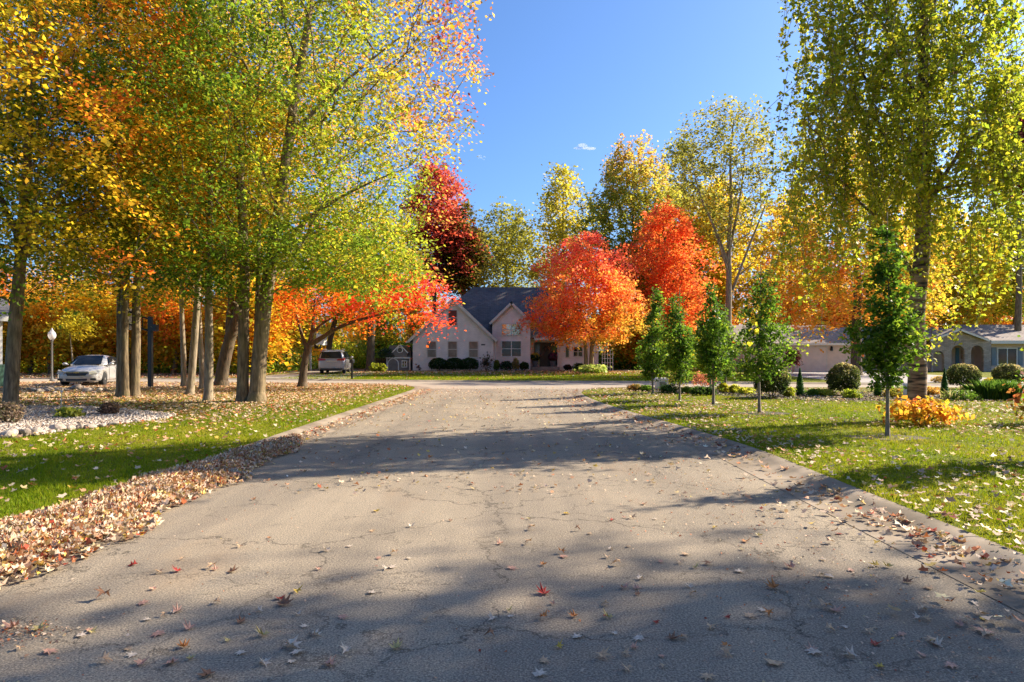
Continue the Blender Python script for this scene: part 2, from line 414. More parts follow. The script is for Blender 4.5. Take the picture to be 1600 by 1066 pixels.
def asphalt():
    m, nt, b = newmat('old_asphalt')
    v = coords(nt)
    def noise(scale, detail=4, vec=v, rough=.6):
        n = N(nt, 'ShaderNodeTexNoise'); n.inputs['Scale'].default_value = scale; n.inputs['Detail'].default_value = detail; n.inputs['Roughness'].default_value = rough
        nt.links.new(vec, n.inputs['Vector']); return n
    big = noise(.35, 5); r0 = ramp(nt, [(.3, (.25, .21, .158)), (.55, (.31, .26, .195)), (.75, (.36, .29, .205))]); nt.links.new(big.outputs[0], r0.inputs[0])
    fine = noise(75, 3, rough=.75); r1 = ramp(nt, [(.30, (.30, .30, .32)), (.5, (.98, .98, .98)), (.70, (2.0, 1.95, 1.88))]); nt.links.new(fine.outputs[0], r1.inputs[0])
    c = mixc(nt, 1, r0.outputs[0], r1.outputs[0], 'MULTIPLY')
    agg = N(nt, 'ShaderNodeTexVoronoi'); agg.inputs['Scale'].default_value = 95; nt.links.new(v, agg.inputs['Vector'])
    ra = ramp(nt, [(.0, (1.35, 1.33, 1.28)), (.5, (.85, .85, .86))]); nt.links.new(agg.outputs['Distance'], ra.inputs[0])
    c = mixc(nt, .8, c, ra.outputs[0], 'MULTIPLY')
    # stains: wheel paths and rusty patches
    st = noise(.9, 6, coords(nt, (1, .35, 1))); rs = ramp(nt, [(.56, (0, 0, 0)), (.72, (.55, .55, .55))]); nt.links.new(st.outputs[0], rs.inputs[0])
    c = mixc(nt, rs.outputs[0], c, (.27, .19, .12))
    st2 = noise(2.3, 5); rs2 = ramp(nt, [(.62, (0, 0, 0)), (.75, (.5, .5, .5))]); nt.links.new(st2.outputs[0], rs2.inputs[0])
    c = mixc(nt, rs2.outputs[0], c, (.10, .09, .08))
    lane = noise(1.0, 4, coords(nt, (1.1, .05, 1))); rl = ramp(nt, [(.36, (.80, .80, .82)), (.62, (1.10, 1.09, 1.07))]); nt.links.new(lane.outputs[0], rl.inputs[0])
    c = mixc(nt, 1, c, rl.outputs[0], 'MULTIPLY')
    pt = N(nt, 'ShaderNodeTexVoronoi'); pt.inputs['Scale'].default_value = .30; nt.links.new(coords(nt, (1, .55, 1)), pt.inputs['Vector'])
    pb = N(nt, 'ShaderNodeRGBToBW'); nt.links.new(pt.outputs['Color'], pb.inputs[0]); rp = ramp(nt, [(.2, (.86, .86, .87)), (.8, (1.08, 1.07, 1.05))]); nt.links.new(pb.outputs[0], rp.inputs[0])
    c = mixc(nt, .8, c, rp.outputs[0], 'MULTIPLY')
    # cracks
    w = noise(1.1, 9, rough=.68); wv = N(nt, 'ShaderNodeVectorMath', operation='SCALE'); wv.inputs['Scale'].default_value = 1.1
    sub = N(nt, 'ShaderNodeVectorMath', operation='SUBTRACT'); nt.links.new(w.outputs['Color'], sub.inputs[0]); sub.inputs[1].default_value = (.5, .5, .5)
    nt.links.new(sub.outputs[0], wv.inputs[0])
    addv = N(nt, 'ShaderNodeVectorMath', operation='ADD'); nt.links.new(v, addv.inputs[0]); nt.links.new(wv.outputs[0], addv.inputs[1])
    def crack(scale, wid, depth, mask_scale, lo, hi):
        vo = N(nt, 'ShaderNodeTexVoronoi', feature='DISTANCE_TO_EDGE'); vo.inputs['Scale'].default_value = scale; nt.links.new(addv.outputs[0], vo.inputs['Vector'])
        rc = ramp(nt, [(0, (depth,) * 3), (wid, (depth * .55,) * 3), (wid * 2.0, (0, 0, 0))]); nt.links.new(vo.outputs['Distance'], rc.inputs[0])
        mk = noise(mask_scale, 3); rm = ramp(nt, [(lo, (0, 0, 0)), (hi, (1, 1, 1))]); nt.links.new(mk.outputs[0], rm.inputs[0])
        return mixc(nt, 1, rc.outputs[0], rm.outputs[0], 'MULTIPLY')
    k1 = crack(.42, .0028, .8, .45, .36, .48); k2 = crack(1.15, .006, .7, .8, .47, .58)
    tv = N(nt, 'ShaderNodeMapping'); tv.inputs['Scale'].default_value = (.10, .30, 1); tv.inputs['Location'].default_value = (.37, .2, 0); nt.links.new(addv.outputs[0], tv.inputs['Vector'])
    vo3 = N(nt, 'ShaderNodeTexVoronoi', feature='DISTANCE_TO_EDGE'); vo3.inputs['Scale'].default_value = 1; nt.links.new(tv.outputs[0], vo3.inputs['Vector'])
    rc3 = ramp(nt, [(0, (.6,) * 3), (.0016, (.35,) * 3), (.0034, (0, 0, 0))]); nt.links.new(vo3.outputs['Distance'], rc3.inputs[0])
    k = mixc(nt, 1, mixc(nt, 1, k1, k2, 'ADD'), rc3.outputs[0], 'ADD')
    c = mixc(nt, k, c, (.035, .03, .026))
    # cross street: paleness of glancing light painted into the colour
    sep = N(nt, 'ShaderNodeSeparateXYZ'); nt.links.new(v, sep.inputs[0])
    mr = N(nt, 'ShaderNodeMapRange'); mr.inputs[1].default_value = 30.5; mr.inputs[2].default_value = 31.5; nt.links.new(sep.outputs['Y'], mr.inputs[0])
    c = mixc(nt, mr.outputs[0], c, (.36, .30, .23))
    nt.links.new(c, b.inputs['Base Color']); b.inputs['Roughness'].default_value = .88; b.inputs['Specular IOR Level'].default_value = .25
    hm = N(nt, 'ShaderNodeMath', operation='SUBTRACT'); nt.links.new(fine.outputs[0], hm.inputs[0])
    bw = N(nt, 'ShaderNodeRGBToBW'); nt.links.new(k, bw.inputs[0]); nt.links.new(bw.outputs[0], hm.inputs[1])
    bump(nt, b, hm.outputs[0], .38, .010)
    return m
M['asphalt'] = asphalt()
M['concrete'] = mottled('kerb_concrete', (.19, .155, .115), (.33, .265, .20), 2.2, .85, bmp=.25, detail=9, lo=.3, hi=.68)
def kerbmat():
    m = M['concrete'].copy(); m.name = 'jointed_kerb_concrete'; nt = m.node_tree; b = nt.nodes['Principled BSDF']
    src = b.inputs['Base Color'].links[0].from_socket
    t = N(nt, 'ShaderNodeTexCoord'); sp = N(nt, 'ShaderNodeSeparateXYZ'); nt.links.new(t.outputs['Object'], sp.inputs[0])
    md = N(nt, 'ShaderNodeMath', operation='PINGPONG'); md.inputs[1].default_value = 1.5; nt.links.new(sp.outputs['Y'], md.inputs[0])
    r = ramp(nt, [(0, (.16, .16, .16)), (.010, (.25, .25, .25)), (.016, (1, 1, 1))]); nt.links.new(md.outputs[0], r.inputs[0])
    n = N(nt, 'ShaderNodeTexNoise'); n.inputs['Scale'].default_value = .8; n.inputs['Detail'].default_value = 7; nt.links.new(t.outputs['Object'], n.inputs['Vector'])
    r2 = ramp(nt, [(.35, (.62, .58, .52)), (.6, (1.08, 1.06, 1.03))]); nt.links.new(n.outputs[0], r2.inputs[0])
    nt.links.new(mixc(nt, 1, mixc(nt, 1, src, r.outputs[0], 'MULTIPLY'), r2.outputs[0], 'MULTIPLY'), b.inputs['Base Color'])
    return m
M['kerb'] = kerbmat()
M['drive'] = mottled('driveway_concrete', (.28, .26, .25), (.38, .35, .33), 1.5, .85, detail=8)
M['dirt'] = mottled('mulch', (.035, .026, .02), (.13, .10, .08), 40, .95, bmp=.6, detail=4)
def lawnmat():
    m, nt, b = newmat('lawn_turf')
    v = coords(nt)
    n1 = N(nt, 'ShaderNodeTexNoise'); n1.inputs['Scale'].default_value = .5; n1.inputs['Detail'].default_value = 6; nt.links.new(v, n1.inputs['Vector'])
    n2 = N(nt, 'ShaderNodeTexNoise'); n2.inputs['Scale'].default_value = 45; n2.inputs['Detail'].default_value = 4; nt.links.new(coords(nt, (1, .4, 1)), n2.inputs['Vector'])
    r1 = ramp(nt, [(.35, (.10, .135, .006)), (.55, (.16, .17, .008)), (.72, (.21, .175, .02))]); nt.links.new(n1.outputs[0], r1.inputs[0])
    r2 = ramp(nt, [(.3, (.45, .45, .45)), (.7, (1.5, 1.45, 1.3))]); nt.links.new(n2.outputs[0], r2.inputs[0])
    nt.links.new(mixc(nt, 1, r1.outputs[0], r2.outputs[0], 'MULTIPLY'), b.inputs['Base Color']); b.inputs['Roughness'].default_value = .9
    b.inputs['Specular IOR Level'].default_value = .15
    bump(nt, b, n2.outputs[0], .8, .04)
    return m
M['lawn'] = lawnmat()
M['forest_floor'] = mottled('forest_floor', (.06, .04, .022), (.17, .10, .05), 3, .95, detail=8)

# kerb lines: outer edge (lawn side) of the concrete, read off the photograph
LEFT = [(-4.6, -25), (-4.6, 11.5), (-4.6, 13), (-4.52, 16.6), (-4.42, 20.6), (-4.28, 26), (-4.25, 29.5), (-4.6, 31.6), (-5.6, 33.2), (-7.4, 34.0)]
RIGHT = [(4.1, -25), (4.1, 9.5), (4.1, 11), (3.98, 12.6), (3.68, 15), (3.40, 16.9), (3.12, 19.0), (2.88, 21.3), (2.7, 24), (2.72, 26.8), (3.1, 28.8), (4.2, 30.4), (6.2, 31.1)]
def smooth(pts, k=4):
    out = []
    for i in range(len(pts) - 1):
        a = Vector(pts[max(i - 1, 0)]); b = Vector(pts[i]); c = Vector(pts[i + 1]); d = Vector(pts[min(i + 2, len(pts) - 1)])
        if i < 2: out.append(tuple(b)); continue
        for j in range(k):
            t = j / k; out.append(tuple(.5 * ((2 * b) + (c - a) * t + (2 * a - 5 * b + 4 * c - d) * t * t + (3 * b - a - 3 * c + d) * t ** 3)))
    out.append(tuple(pts[-1])); return out
LEFT_S, RIGHT_S = smooth(LEFT), smooth(RIGHT)
FAR = [(-90, 46), (-16, 41.5), (-9, 39.4), (0, 37.9), (9, 37.3), (14, 36.2), (20, 34.6), (90, 33.5)]

poly_sheet('ground', [(-900, -300), (900, -300), (900, 1500), (-900, 1500)], -.12, M['forest_floor'])
poly_sheet('road', [(-90, -25), (90, -25), (90, 48), (-90, 48)], 0.0, M['asphalt'])
lawnL = LEFT_S + [(-14, 35.3), (-90, 41), (-90, -25)]
lawnR = RIGHT_S + [(12, 31.1), (90, 30.2), (90, -25)]
poly_sheet('lawn', lawnL, LZ, M['lawn'], skirt=.1)
poly_sheet('lawn', lawnR, LZ, M['lawn'], skirt=.1)
poly_sheet('lawn', FAR + [(90, 140), (-90, 140)], LZ, M['lawn'], skirt=.1)
poly_sheet('forest_ground', [(-88, 47.5), (-60, 48), (-30, 47.5), (-18, 47), (-16.2, 58), (-9, 60), (-9, 73), (9, 73), (10, 60.5), (16, 61), (20, 70), (60, 68), (88, 70), (88, 138), (-88, 138)], LZ + .008, M['forest_floor'])

def kerb(line, side, w=.80):
    """rolled concrete kerb: gutter pan then a rounded rise to the lawn"""
    prof_ = [(-.015, LZ + .012), (.10, LZ + .012), (.20, LZ - .012), (.34, .008), (.46, .006), (w, .0045)]
    pts = [Vector((x, y)) for x, y in line]; vs, fs = [], []
    for i, p in enumerate(pts):
        t = (pts[min(i + 1, len(pts) - 1)] - pts[max(i - 1, 0)]).normalized(); nn = Vector((t.y, -t.x)) * side
        for o, z in prof_: vs.append((p.x + nn.x * o, p.y + nn.y * o, z))
    k = len(prof_)
    for i in range(len(pts) - 1):
        for j in range(k - 1): fs.append((i * k + j, i * k + j + 1, (i + 1) * k + j + 1, (i + 1) * k + j))
    m = MB(); m.add(vs, fs); o = m.build('kerb', M['kerb'], smooth=True)
    return tag(o, kind='structure')
def dense(line, step=.6):
    out = []
    for a, b in zip(line[:-1], line[1:]):
        a, b = Vector(a), Vector(b); k = max(1, int((b - a).length / step))
        out += [tuple(a.lerp(b, i / k)) for i in range(k)]
    return out + [line[-1]]
kerb(dense(LEFT_S + [(-14, 35.3)]), 1)
kerb(dense(RIGHT_S + [(12, 31.1)]), -1)
kerb(dense(FAR), 1, .45)
# driveways and beds
poly_sheet('driveway', [(-30, 29.8), (-15.2, 31.0), (-14.6, 34.0), (-15.5, 35.6), (-30, 36.6)], LZ + .006, M['drive'])
poly_sheet('driveway', [(-16.2, 42.0), (-9.6, 40.0), (-10.2, 47), (-10.6, 60), (-16.5, 60), (-16.6, 47)], LZ + .008, M['asphalt'])
poly_sheet('driveway', [(18.0, 35.6), (29.5, 34.8), (29.0, 55.2), (18.6, 55.2)], LZ + .006, M['drive'])
bed = [gp(*p) for p in ((985, 610), (1040, 607), (1140, 609), (1300, 614), (1450, 612), (1620, 612), (1620, 624), (1500, 624), (1440, 627), (1330, 627.5), (1250, 626), (1170, 622), (1110, 617), (1040, 614))]
poly_sheet('mulch_bed', bed, LZ + .012, M['dirt'])
poly_sheet('mulch_bed', [(-9.2, 55.6), (-2, 55.2), (6, 54.6), (10, 55.5), (10, 60), (-9.2, 60)], LZ + .010, M['forest_floor'])
for i, (px, py, rx_, ry_) in enumerate(((1387, 684, .72, .42), (1187, 646, .75, .5), (1115, 633, .5, .4), (1062, 626, .45, .35))):
    cx_, cy_ = gp(px, py); rr = random.Random(i)
    poly_sheet('mulch_ring', [(cx_ + rx_ * math.cos(a * .3142) * rr.uniform(.85, 1.15), cy_ + ry_ * math.sin(a * .3142) * rr.uniform(.85, 1.15)) for a in range(20)], LZ + .009, M['dirt'])

# ------------------------------------------------------------------ grass blades (uncountable)
def inside(x, y, poly):
    px = np.array([p[0] for p in poly]); py = np.array([p[1] for p in poly]); c = np.zeros(len(x), bool); j = len(px) - 1
    for i in range(len(px)):
        hit = ((py[i] > y) != (py[j] > y)) & (x < (px[j] - px[i]) * (y - py[i]) / (py[j] - py[i] + 1e-12) + px[i]); c ^= hit; j = i
    return c
ROCKBED = [gp(*p) for p in ((-60, 641), (0, 638.5), (60, 637), (130, 637.5), (200, 642), (245, 646.5), (272, 650.5), (262, 655.5), (215, 661), (160, 667), (110, 673), (60, 681), (0, 684), (-60, 690))]
def grass(name, poly, n, y0, y1, x0, x1, seed, hi=(.9, 1)):
    rng = np.random.default_rng(seed)
    u = rng.random(n); y = 1 / (1 / y0 + u * (1 / y1 - 1 / y0))       # thinner with distance
    x = x0 + (x1 - x0) * rng.random(n)
    k = inside(x, y, poly) & ~inside(x, y, ROCKBED) & (np.abs(x) < .80 * y + 1.5); x, y = x[k], y[k]; n = len(x)
    h = rng.uniform(.022, .06, n) * (1 + .3 * np.sin(x * 2.1) * np.sin(y * 1.7) + .25 * np.sin(x * 5.3 + y * 3.1)); h *= np.where(rng.random(n) < .015, 1.8, 1); w = .0035 + .0011 * y
    a = rng.random(n) * 6.283; lx, ly = rng.normal(0, .5, n) * h, rng.normal(0, .5, n) * h
    b = np.stack([x, y, np.full(n, LZ - .004)], 1)
    dx = np.stack([np.cos(a) * w * .5, np.sin(a) * w * .5, np.zeros(n)], 1)
    V = np.stack([b - dx, b + dx, b + np.stack([lx, ly, h], 1)], 1).reshape(-1, 3)
    t = .45 + .22 * np.sin(x * .9 + 1) * np.sin(y * .6) + .2 * np.sin(x * 2.7 + 2 * np.sin(y * .9)) * np.sin(y * 1.9) + rng.normal(0, .2, n)
    col = pal([(.08, .14, .004), (.15, .20, .005), (.22, .24, .008), (.30, .25, .04)], t)
    return tag(link(name, np_mesh(name, V, np.arange(3 * n).reshape(n, 3), M['grassblade'], col)), 'short green lawn grass on both sides of the road', 'grass', kind='stuff')
grass('grass', lawnR, 330000, 4.6, 27, 2.6, 20, 11)
grass('grass', lawnL, 300000, 5.6, 32, -24, -4.2, 12)
grass('grass', FAR + [(90, 140), (-90, 140)], 60000, 37.5, 56, -14, 16, 13)

# ------------------------------------------------------------------ fallen leaves
LIT = [(.36, .06, .03), (.48, .15, .045), (.54, .28, .15), (.58, .40, .27), (.62, .48, .36), (.66, .52, .30), (.60, .40, .07)]
def litter(name, label, x, y, z, size, seed, tilt=.4, tcen=.55, tsd=.27, shape=PENTA, curl=.7):
    rng = np.random.default_rng(seed); n = len(x)
    nr = rng.normal(0, tilt, (n, 3)); nr[:, 2] = np.abs(nr[:, 2]) * .5 + 1
    col = pal(LIT, tcen + rng.normal(0, tsd, n)) * np.exp(rng.normal(0, .2, (n, 1)))
    return tag(link(name, scatter(name, shape, np.stack([x, y, z], 1), nr, size, np.clip(col, 0, .8), M['litter'], rng, curl)), label, 'leaves', kind='stuff')
def field(n, poly, seed, dens, x0, x1, y0, y1):
    rng = np.random.default_rng(seed); x = rng.uniform(x0, x1, n); y = rng.uniform(y0, y1, n)
    k = inside(x, y, poly) & (rng.random(n) < dens(x, y)); return x[k], y[k], rng
# left lawn: thick under the trees, thin near the kerb
def dl(x, y):
    edge = np.clip((-4.6 - x) / 2.6, 0.05, 1); far = np.clip((y - 13) / 9, .10, 1)
    cl = .55 + .45 * np.sin(x * .8 + 2 * np.sin(y * .5)) * np.sin(y * .7 + 1)
    return np.clip(edge * far * 1.1 + .10 * cl, 0, 1)
x, y, rg = field(100000, lawnL, 21, dl, -32, -4.4, 5, 36)
k = ~inside(x, y, ROCKBED) | (rg.random(len(x)) < .12); x, y = x[k], y[k]
litter('leaf_litter', 'pale autumn leaves scattered over the left lawn under the trees', x, y, LZ + .03 + .02 * rg.random(len(x)), rg.uniform(.05, .115, len(x)), 1, tilt=.33)
def dr(x, y):
    cl = np.clip(.5 + .7 * np.sin(x * .75 + 1.3 * np.sin(y * .45)) * np.sin(y * .55 + .6), .08, 1)
    edge = np.exp(-((x - 4.4) / .5) ** 2) * .5
    return np.clip(cl * .9 + edge, 0, 1)
x, y, rg = field(30000, lawnR, 22, dr, 2.7, 24, 4.6, 30)
litter('leaf_litter', 'pale autumn leaves scattered over the sunny right lawn', x, y, LZ + .035 + .02 * rg.random(len(x)), rg.uniform(.05, .108, len(x)), 2, tcen=.60, tsd=.24, tilt=.28, curl=.5)
rg = np.random.default_rng(23); n = 9000
x, y = rg.uniform(-12, 12, n), 38 + 18 * rg.random(n) ** .8; k = rg.random(n) < np.clip((y - 44) / 11, .06, 1); x, y = x[k], y[k]
litter('leaf_litter', 'rusty fallen leaves over the lawn and bed before the brick house', x, y, np.full(len(x), LZ + .03), rg.uniform(.08, .16, len(x)), 3, tcen=.34, tsd=.22)
rg = np.random.default_rng(24); n = 7000
x, y = rg.uniform(-45, -17, n), rg.uniform(41.5, 52, n)
litter('leaf_litter', 'fallen leaves along the edge of the left woods', x, y, np.full(n, LZ + .03), rg.uniform(.08, .16, n), 31, tcen=.4, tsd=.25)
# the long heap raked into the left gutter
rg = np.random.default_rng(25); n = 60000
t = rg.random(n) ** 1.0; y = 3.6 + 9.6 * t; wid = np.interp(y, [3.6, 6, 9, 12, 13.2], [1.35, 1.4, 1.2, .8, .3]); cx_ = np.interp(y, [3.6, 6, 9, 12, 13.2], [-4.25, -4.28, -4.25, -4.18, -4.2])
s = np.clip(rg.normal(0, .40, n), -1.1, 1.1); x = cx_ + s * wid * .5 * (1 + .14 * np.sin(y * 2.3) + .08 * np.sin(y * 5.1))
hh = np.maximum(0, (1 - s * s)) * np.interp(y, [3.6, 8, 13.2], [.11, .10, .04])
litter('leaf_pile', 'long heap of tan and red leaves along the left gutter', x, y, .02 + hh * (.55 + .45 * rg.random(n)) + .015, rg.uniform(.035, .095, n), 4, tilt=.6, tcen=.56, tsd=.25, curl=1.1)
# leaves in the right gutter, and in the far left gutter
rg = np.random.default_rng(26); n = 2100
y = 4.2 + 26 * rg.random(n) ** 1.6; ex = np.interp(y, [p[1] for p in RIGHT], [p[0] for p in RIGHT]); dens_ = .5 + .5 * np.sin(y * 1.1 + .5)
x = ex - np.abs(rg.normal(.05, .55, n)) * (1 + .3 * np.sin(y * 2)); k = rg.random(n) < .35 + .65 * dens_; x, y = x[k], y[k]
litter('leaf_drift', 'tan leaves and fragments drifted along the right kerb', x, y, np.full(len(x), .045), rg.uniform(.03, .11, len(x)), 5, tcen=.5)
y = 12 + 18 * rg.random(1100); ex = np.interp(y, [p[1] for p in LEFT], [p[0] for p in LEFT]); x = ex + .25 + np.abs(rg.normal(.25, .22, 1100))
litter('leaf_drift', 'tan leaves lying along the left kerb beyond the heap', x, y, np.full(1100, .035), rg.uniform(.03, .10, 1100), 6, tcen=.5)
rg = np.random.default_rng(27); n = 1500
y = 8 + 24 * rg.random(n); x = rg.uniform(-3.4, 3.0, n) ; x += .3 * np.sin(y)
litter('leaf_scatter', 'small pale leaves dotted over the far stretch of asphalt', x, y, np.full(n, .02), rg.uniform(.03, .085, n), 7, tcen=.62)
rg = np.random.default_rng(28); n = 1500                      # crumbs
y = 3.0 + 8 * rg.random(n) ** 1.3; x = np.where(rg.random(n) < .75, 2.9 - np.abs(rg.normal(0, .8, n)), rg.uniform(-3.5, 3, n))
px_, py_ = gp(14, 992, 0); x = np.concatenate([x, px_ + rg.normal(0, .17, 260)]); y = np.concatenate([y, py_ + rg.normal(0, .10, 260)]); n = len(x)
litter('leaf_crumbs', 'crumbled leaf bits on the near asphalt and along the right gutter', x, y, np.full(n, .008), rg.uniform(.008, .03, n), 8, tcen=.45, shape=KITE)

# countable leaves on the near asphalt: a few leaf meshes, one object each
KINDS = [('tan', (.55, .36, .21)), ('pale cream', (.64, .52, .40)), ('pinkish tan', (.55, .30, .21)), ('yellow', (.60, .40, .06)), ('red', (.36, .035, .022)), ('brown', (.22, .11, .06)), ('orange', (.50, .19, .05)), ('dull yellow', (.50, .40, .16))]
leaf_meshes = []
for ki, (kn, kc) in enumerate(KINDS):
    for v_ in range(3):
        rng = np.random.default_rng(300 + ki * 3 + v_)
        bm = bmesh.new(); cvert = bm.verts.new((0, -.02, .0)); ring = []
        cu, cv2, tw = rng.normal(.6, .9), rng.normal(.45, .8), rng.normal(0, .9)
        for p in MAPLE:
            q = p * rng.uniform(.85, 1.12); ring.append(bm.verts.new((q[0], q[1], .03 + cu * q[0] ** 2 + cv2 * q[1] ** 2 + tw * q[0] * q[1])))
        for i in range(len(ring)): bm.faces.new((cvert, ring[i], ring[(i + 1) % len(ring)]))
        s0 = bm.verts.new((.012, -.15, .03)); s1 = bm.verts.new((-.012, -.15, .03)); s2 = bm.verts.new((.03, -.62, .12))
        bm.faces.new((s0, s1, s2))
        zmin = min(v.co.z for v in bm.verts)
        for v in bm.verts: v.co.z -= zmin
        me = bpy.data.meshes.new('fallen_leaf'); bm.to_mesh(me); bm.free()
        a = me.attributes.new('leafcol', 'FLOAT_COLOR', 'FACE')
        for i in range(len(me.polygons)):
            j = rng.uniform(.85, 1.15); a.data[i].color = (kc[0] * j, kc[1] * j, kc[2] * j, 1)
        me.materials.append(M['litter']); leaf_meshes.append(me)
rnd = random.Random(99)
SPOTS = [(850, 929, 4, .125), (455, 1011, 1, .125), (588, 800, 3, .10), (248, 992, 2, .10), (162, 938, 5, .11), (223, 945, 2, .09), (442, 946, 5, .13), (437, 937, 4, .09), (362, 895, 5, .10), (208, 884, 4, .09),
         (76, 1020, 2, .10), (60, 986, 7, .11), (1272, 1021, 1, .11), (1290, 953, 0, .12), (1305, 957, 2, .11), (1210, 920, 6, .12), (1108, 883, 5, .10), (998, 999, 1, .10), (1050, 1000, 5, .09), (325, 1056, 5, .10), (1460, 1003, 0, .11), (1210, 1040, 0, .12),
         (880, 871, 2, .10), (898, 965, 6, .08), (580, 928, 1, .09), (20, 982, 2, .12), (1540, 990, 2, .13), (1465, 1010, 2, .08), (1330, 1028, 1, .10), (1000, 906, 1, .08), (545, 855, 1, .07), (848, 884, 6, .07), (1236, 888, 2, .11), (1155, 895, 1, .10)]
for i in range(230):
    py = 690 + 370 * rnd.random() ** .75; px = rnd.uniform(20, 1560)
    X, Y = gp(px, py, 0)
    if X < -3.3 or X > 3.3: continue
    if px < 800 and rnd.random() < .3: continue
    SPOTS.append((px, py, rnd.choices(range(8), (30, 26, 22, 5, 4, 7, 4, 4))[0], rnd.uniform(.05, .10)))
PLACE = lambda X, Y: ('in the nearest shade' if Y < 4.3 else 'in the shaded foreground' if Y < 6 else 'in the sunny middle stretch' if Y < 10 else 'by the far shadow band') + (' left of centre' if X < -.8 else ' right of centre' if X > .8 else ' near the centre')
for i, (px, py, k, s) in enumerate(SPOTS):
    X, Y = gp(px, py, 0)
    o = link('fallen_leaf', leaf_meshes[k * 3 + rnd.randrange(3)]); o.location = (X, Y, .007); o.scale = (s * 1.1,) * 3; o.rotation_euler = (rnd.uniform(-.15, .15), rnd.uniform(-.15, .15), rnd.uniform(0, 6.28))
    tag(o, f'{KINDS[k][0]} maple leaf lying on the asphalt {PLACE(X, Y)}', 'leaf', 'loose maple leaves on the asphalt')

# ================================================================== TREES
def at(px, py): X, Y = gp(px, py); return (X, Y, LZ)

# --- left: tall trunk at the picture's edge, orange outer crown
x0, y0, _ = at(15, 643)
rng = np.random.default_rng(41)
tg = envelope(860, 4.2, 15.8, prof(5.5, [(0, .55), (.12, .85), (.35, 1), (.6, .92), (.85, .6), (1, .15)]), rng, cx=.2, lump=.22)
tg = np.concatenate([tg, envelope(190, 3.1, 8.5, [(0, 3.2), (.3, 4.3), (.7, 4.6), (1, 3.5)], rng, cx=1.3, cy=-.3, lump=.3)])
def col41(p, c, l):
    t = .25 + .085 * (p[:, 0]) + .028 * (p[:, 2] - 6) + .16 * c + .06 * l
    t = np.where(p[:, 2] < 6, t - .06, t)
    return pal([GREEN, GREEN_Y, (.30, .26, .02), YELLOW, GOLD, ORANGE, (.42, .09, .02)], t)
tree('maple_tree', 'tall maple with orange outer leaves rising from the white stone bed', (x0, y0, LZ), [(straight(13, .5, .6, .05, 3), .185), ([(.2, 0, 3.8), (1.4, -.4, 5.6), (3.2, -.8, 7.4)], .08), ([(.3, 0, 4.6), (-1.2, .8, 6.8), (-2.6, 1.4, 9)], .09)],
     tg, col41, per=84, sig=.42, lsize=.112, seed=41, strand=2, tip=.008)

# --- left: clump of three stems
x0, y0, _ = at(199, 621)
rng = np.random.default_rng(42)
tg = envelope(560, 4.4, 16.5, prof(4.9), rng, lump=.2)
tree('maple_tree', 'three stemmed green and gold maple beside the white car', (x0, y0, LZ),
     [([(-.24, 0, -.08), (-.29, .1, 2), (-.36, .1, 4.5), (-.9, .4, 8), (-1.4, .8, 12.5)], .155), ([(.0, -.12, -.08), (-.05, -.1, 2), (-.04, 0, 4.5), (.3, .2, 9), (.2, .6, 14.5)], .165), ([(.22, .05, -.08), (.25, .1, 2), (.28, .15, 4.4), (1.0, -.3, 8), (2.0, -.8, 12)], .17)],
     tg, lerp_col([GREEN_D, GREEN, GREEN_Y, (.28, .24, .02), GOLD, ORANGE], .34, .17, .06, (.02, 0, .012), (0, 0, 8)), per=74, sig=.40, lsize=.112, seed=42, strand=2, tip=.008)

# --- left: the big double trunk, red toward the road
x0, y0, _ = at(392, 629)
rng = np.random.default_rng(43)
tg = envelope(1300, 4.3, 19, [(0, .45), (.08, .78), (.25, .97), (.45, 1), (.62, .92), (.8, .66), (.93, .35), (1, .08)] and [(t, r * 6.25) for t, r in [(0, .45), (.08, .78), (.25, .97), (.45, 1), (.62, .92), (.8, .66), (.93, .35), (1, .08)]], rng, cx=.55, lump=.16, shell=2.0)
tg = np.concatenate([tg, envelope(130, 3.5, 5.4, [(0, 2.2), (.5, 3.0), (1, 2.6)], rng, cx=3.4, cy=-1.0), envelope(60, 3.3, 5.0, [(0, 1.6), (1, 2.2)], rng, cx=-1.2, cy=-1.6)])
def col43(p, c, l):
    t = .27 + .045 * (p[:, 0] - .5) + .012 * (p[:, 2] - 8) + .14 * c + .06 * l + .035 * np.maximum(0, p[:, 0] - 3.4) * np.maximum(0, p[:, 2] - 7) ** .5
    return pal([GREEN_D, GREEN, (.11, .16, .016), GREEN_Y, (.26, .23, .02), (.36, .22, .04), RUST, (.30, .07, .06)], t)
tree('maple_tree', 'largest maple on two thick trunks with green crown reddening towards the road', (x0, y0, LZ),
     [([(-.27, 0, -.08), (-.26, .05, 2.2), (-.25, .1, 4.4), (-.5, .3, 8), (-.9, .8, 13), (-1, 1, 17)], .19), ([(.2, -.05, -.08), (.30, -.05, 1.6), (.52, -.1, 3.4), (.78, -.1, 5), (1.3, 0, 9), (1.9, .3, 13.5), (2.3, .2, 17.5)], .25),
      ([(.08, .12, .9), (.10, .25, 2.4), (.12, .3, 4), (-.1, 1.2, 8), (.4, 1.8, 12)], .10), ([(.7, -.1, 4.6), (2, -.5, 5.8), (3.6, -1, 6.6), (5.2, -1.2, 7.2)], .085), ([(1.2, 0, 8.5), (3.0, .4, 10.5), (5.2, .8, 12.5)], .08), ([(.5, 0, 4.0), (1.7, -1.0, 5.0), (2.9, -1.4, 5.3)], .06)],
     tg, col43, per=60, sig=.42, lsize=.112, seed=43, strand=2.5, tip=.008)
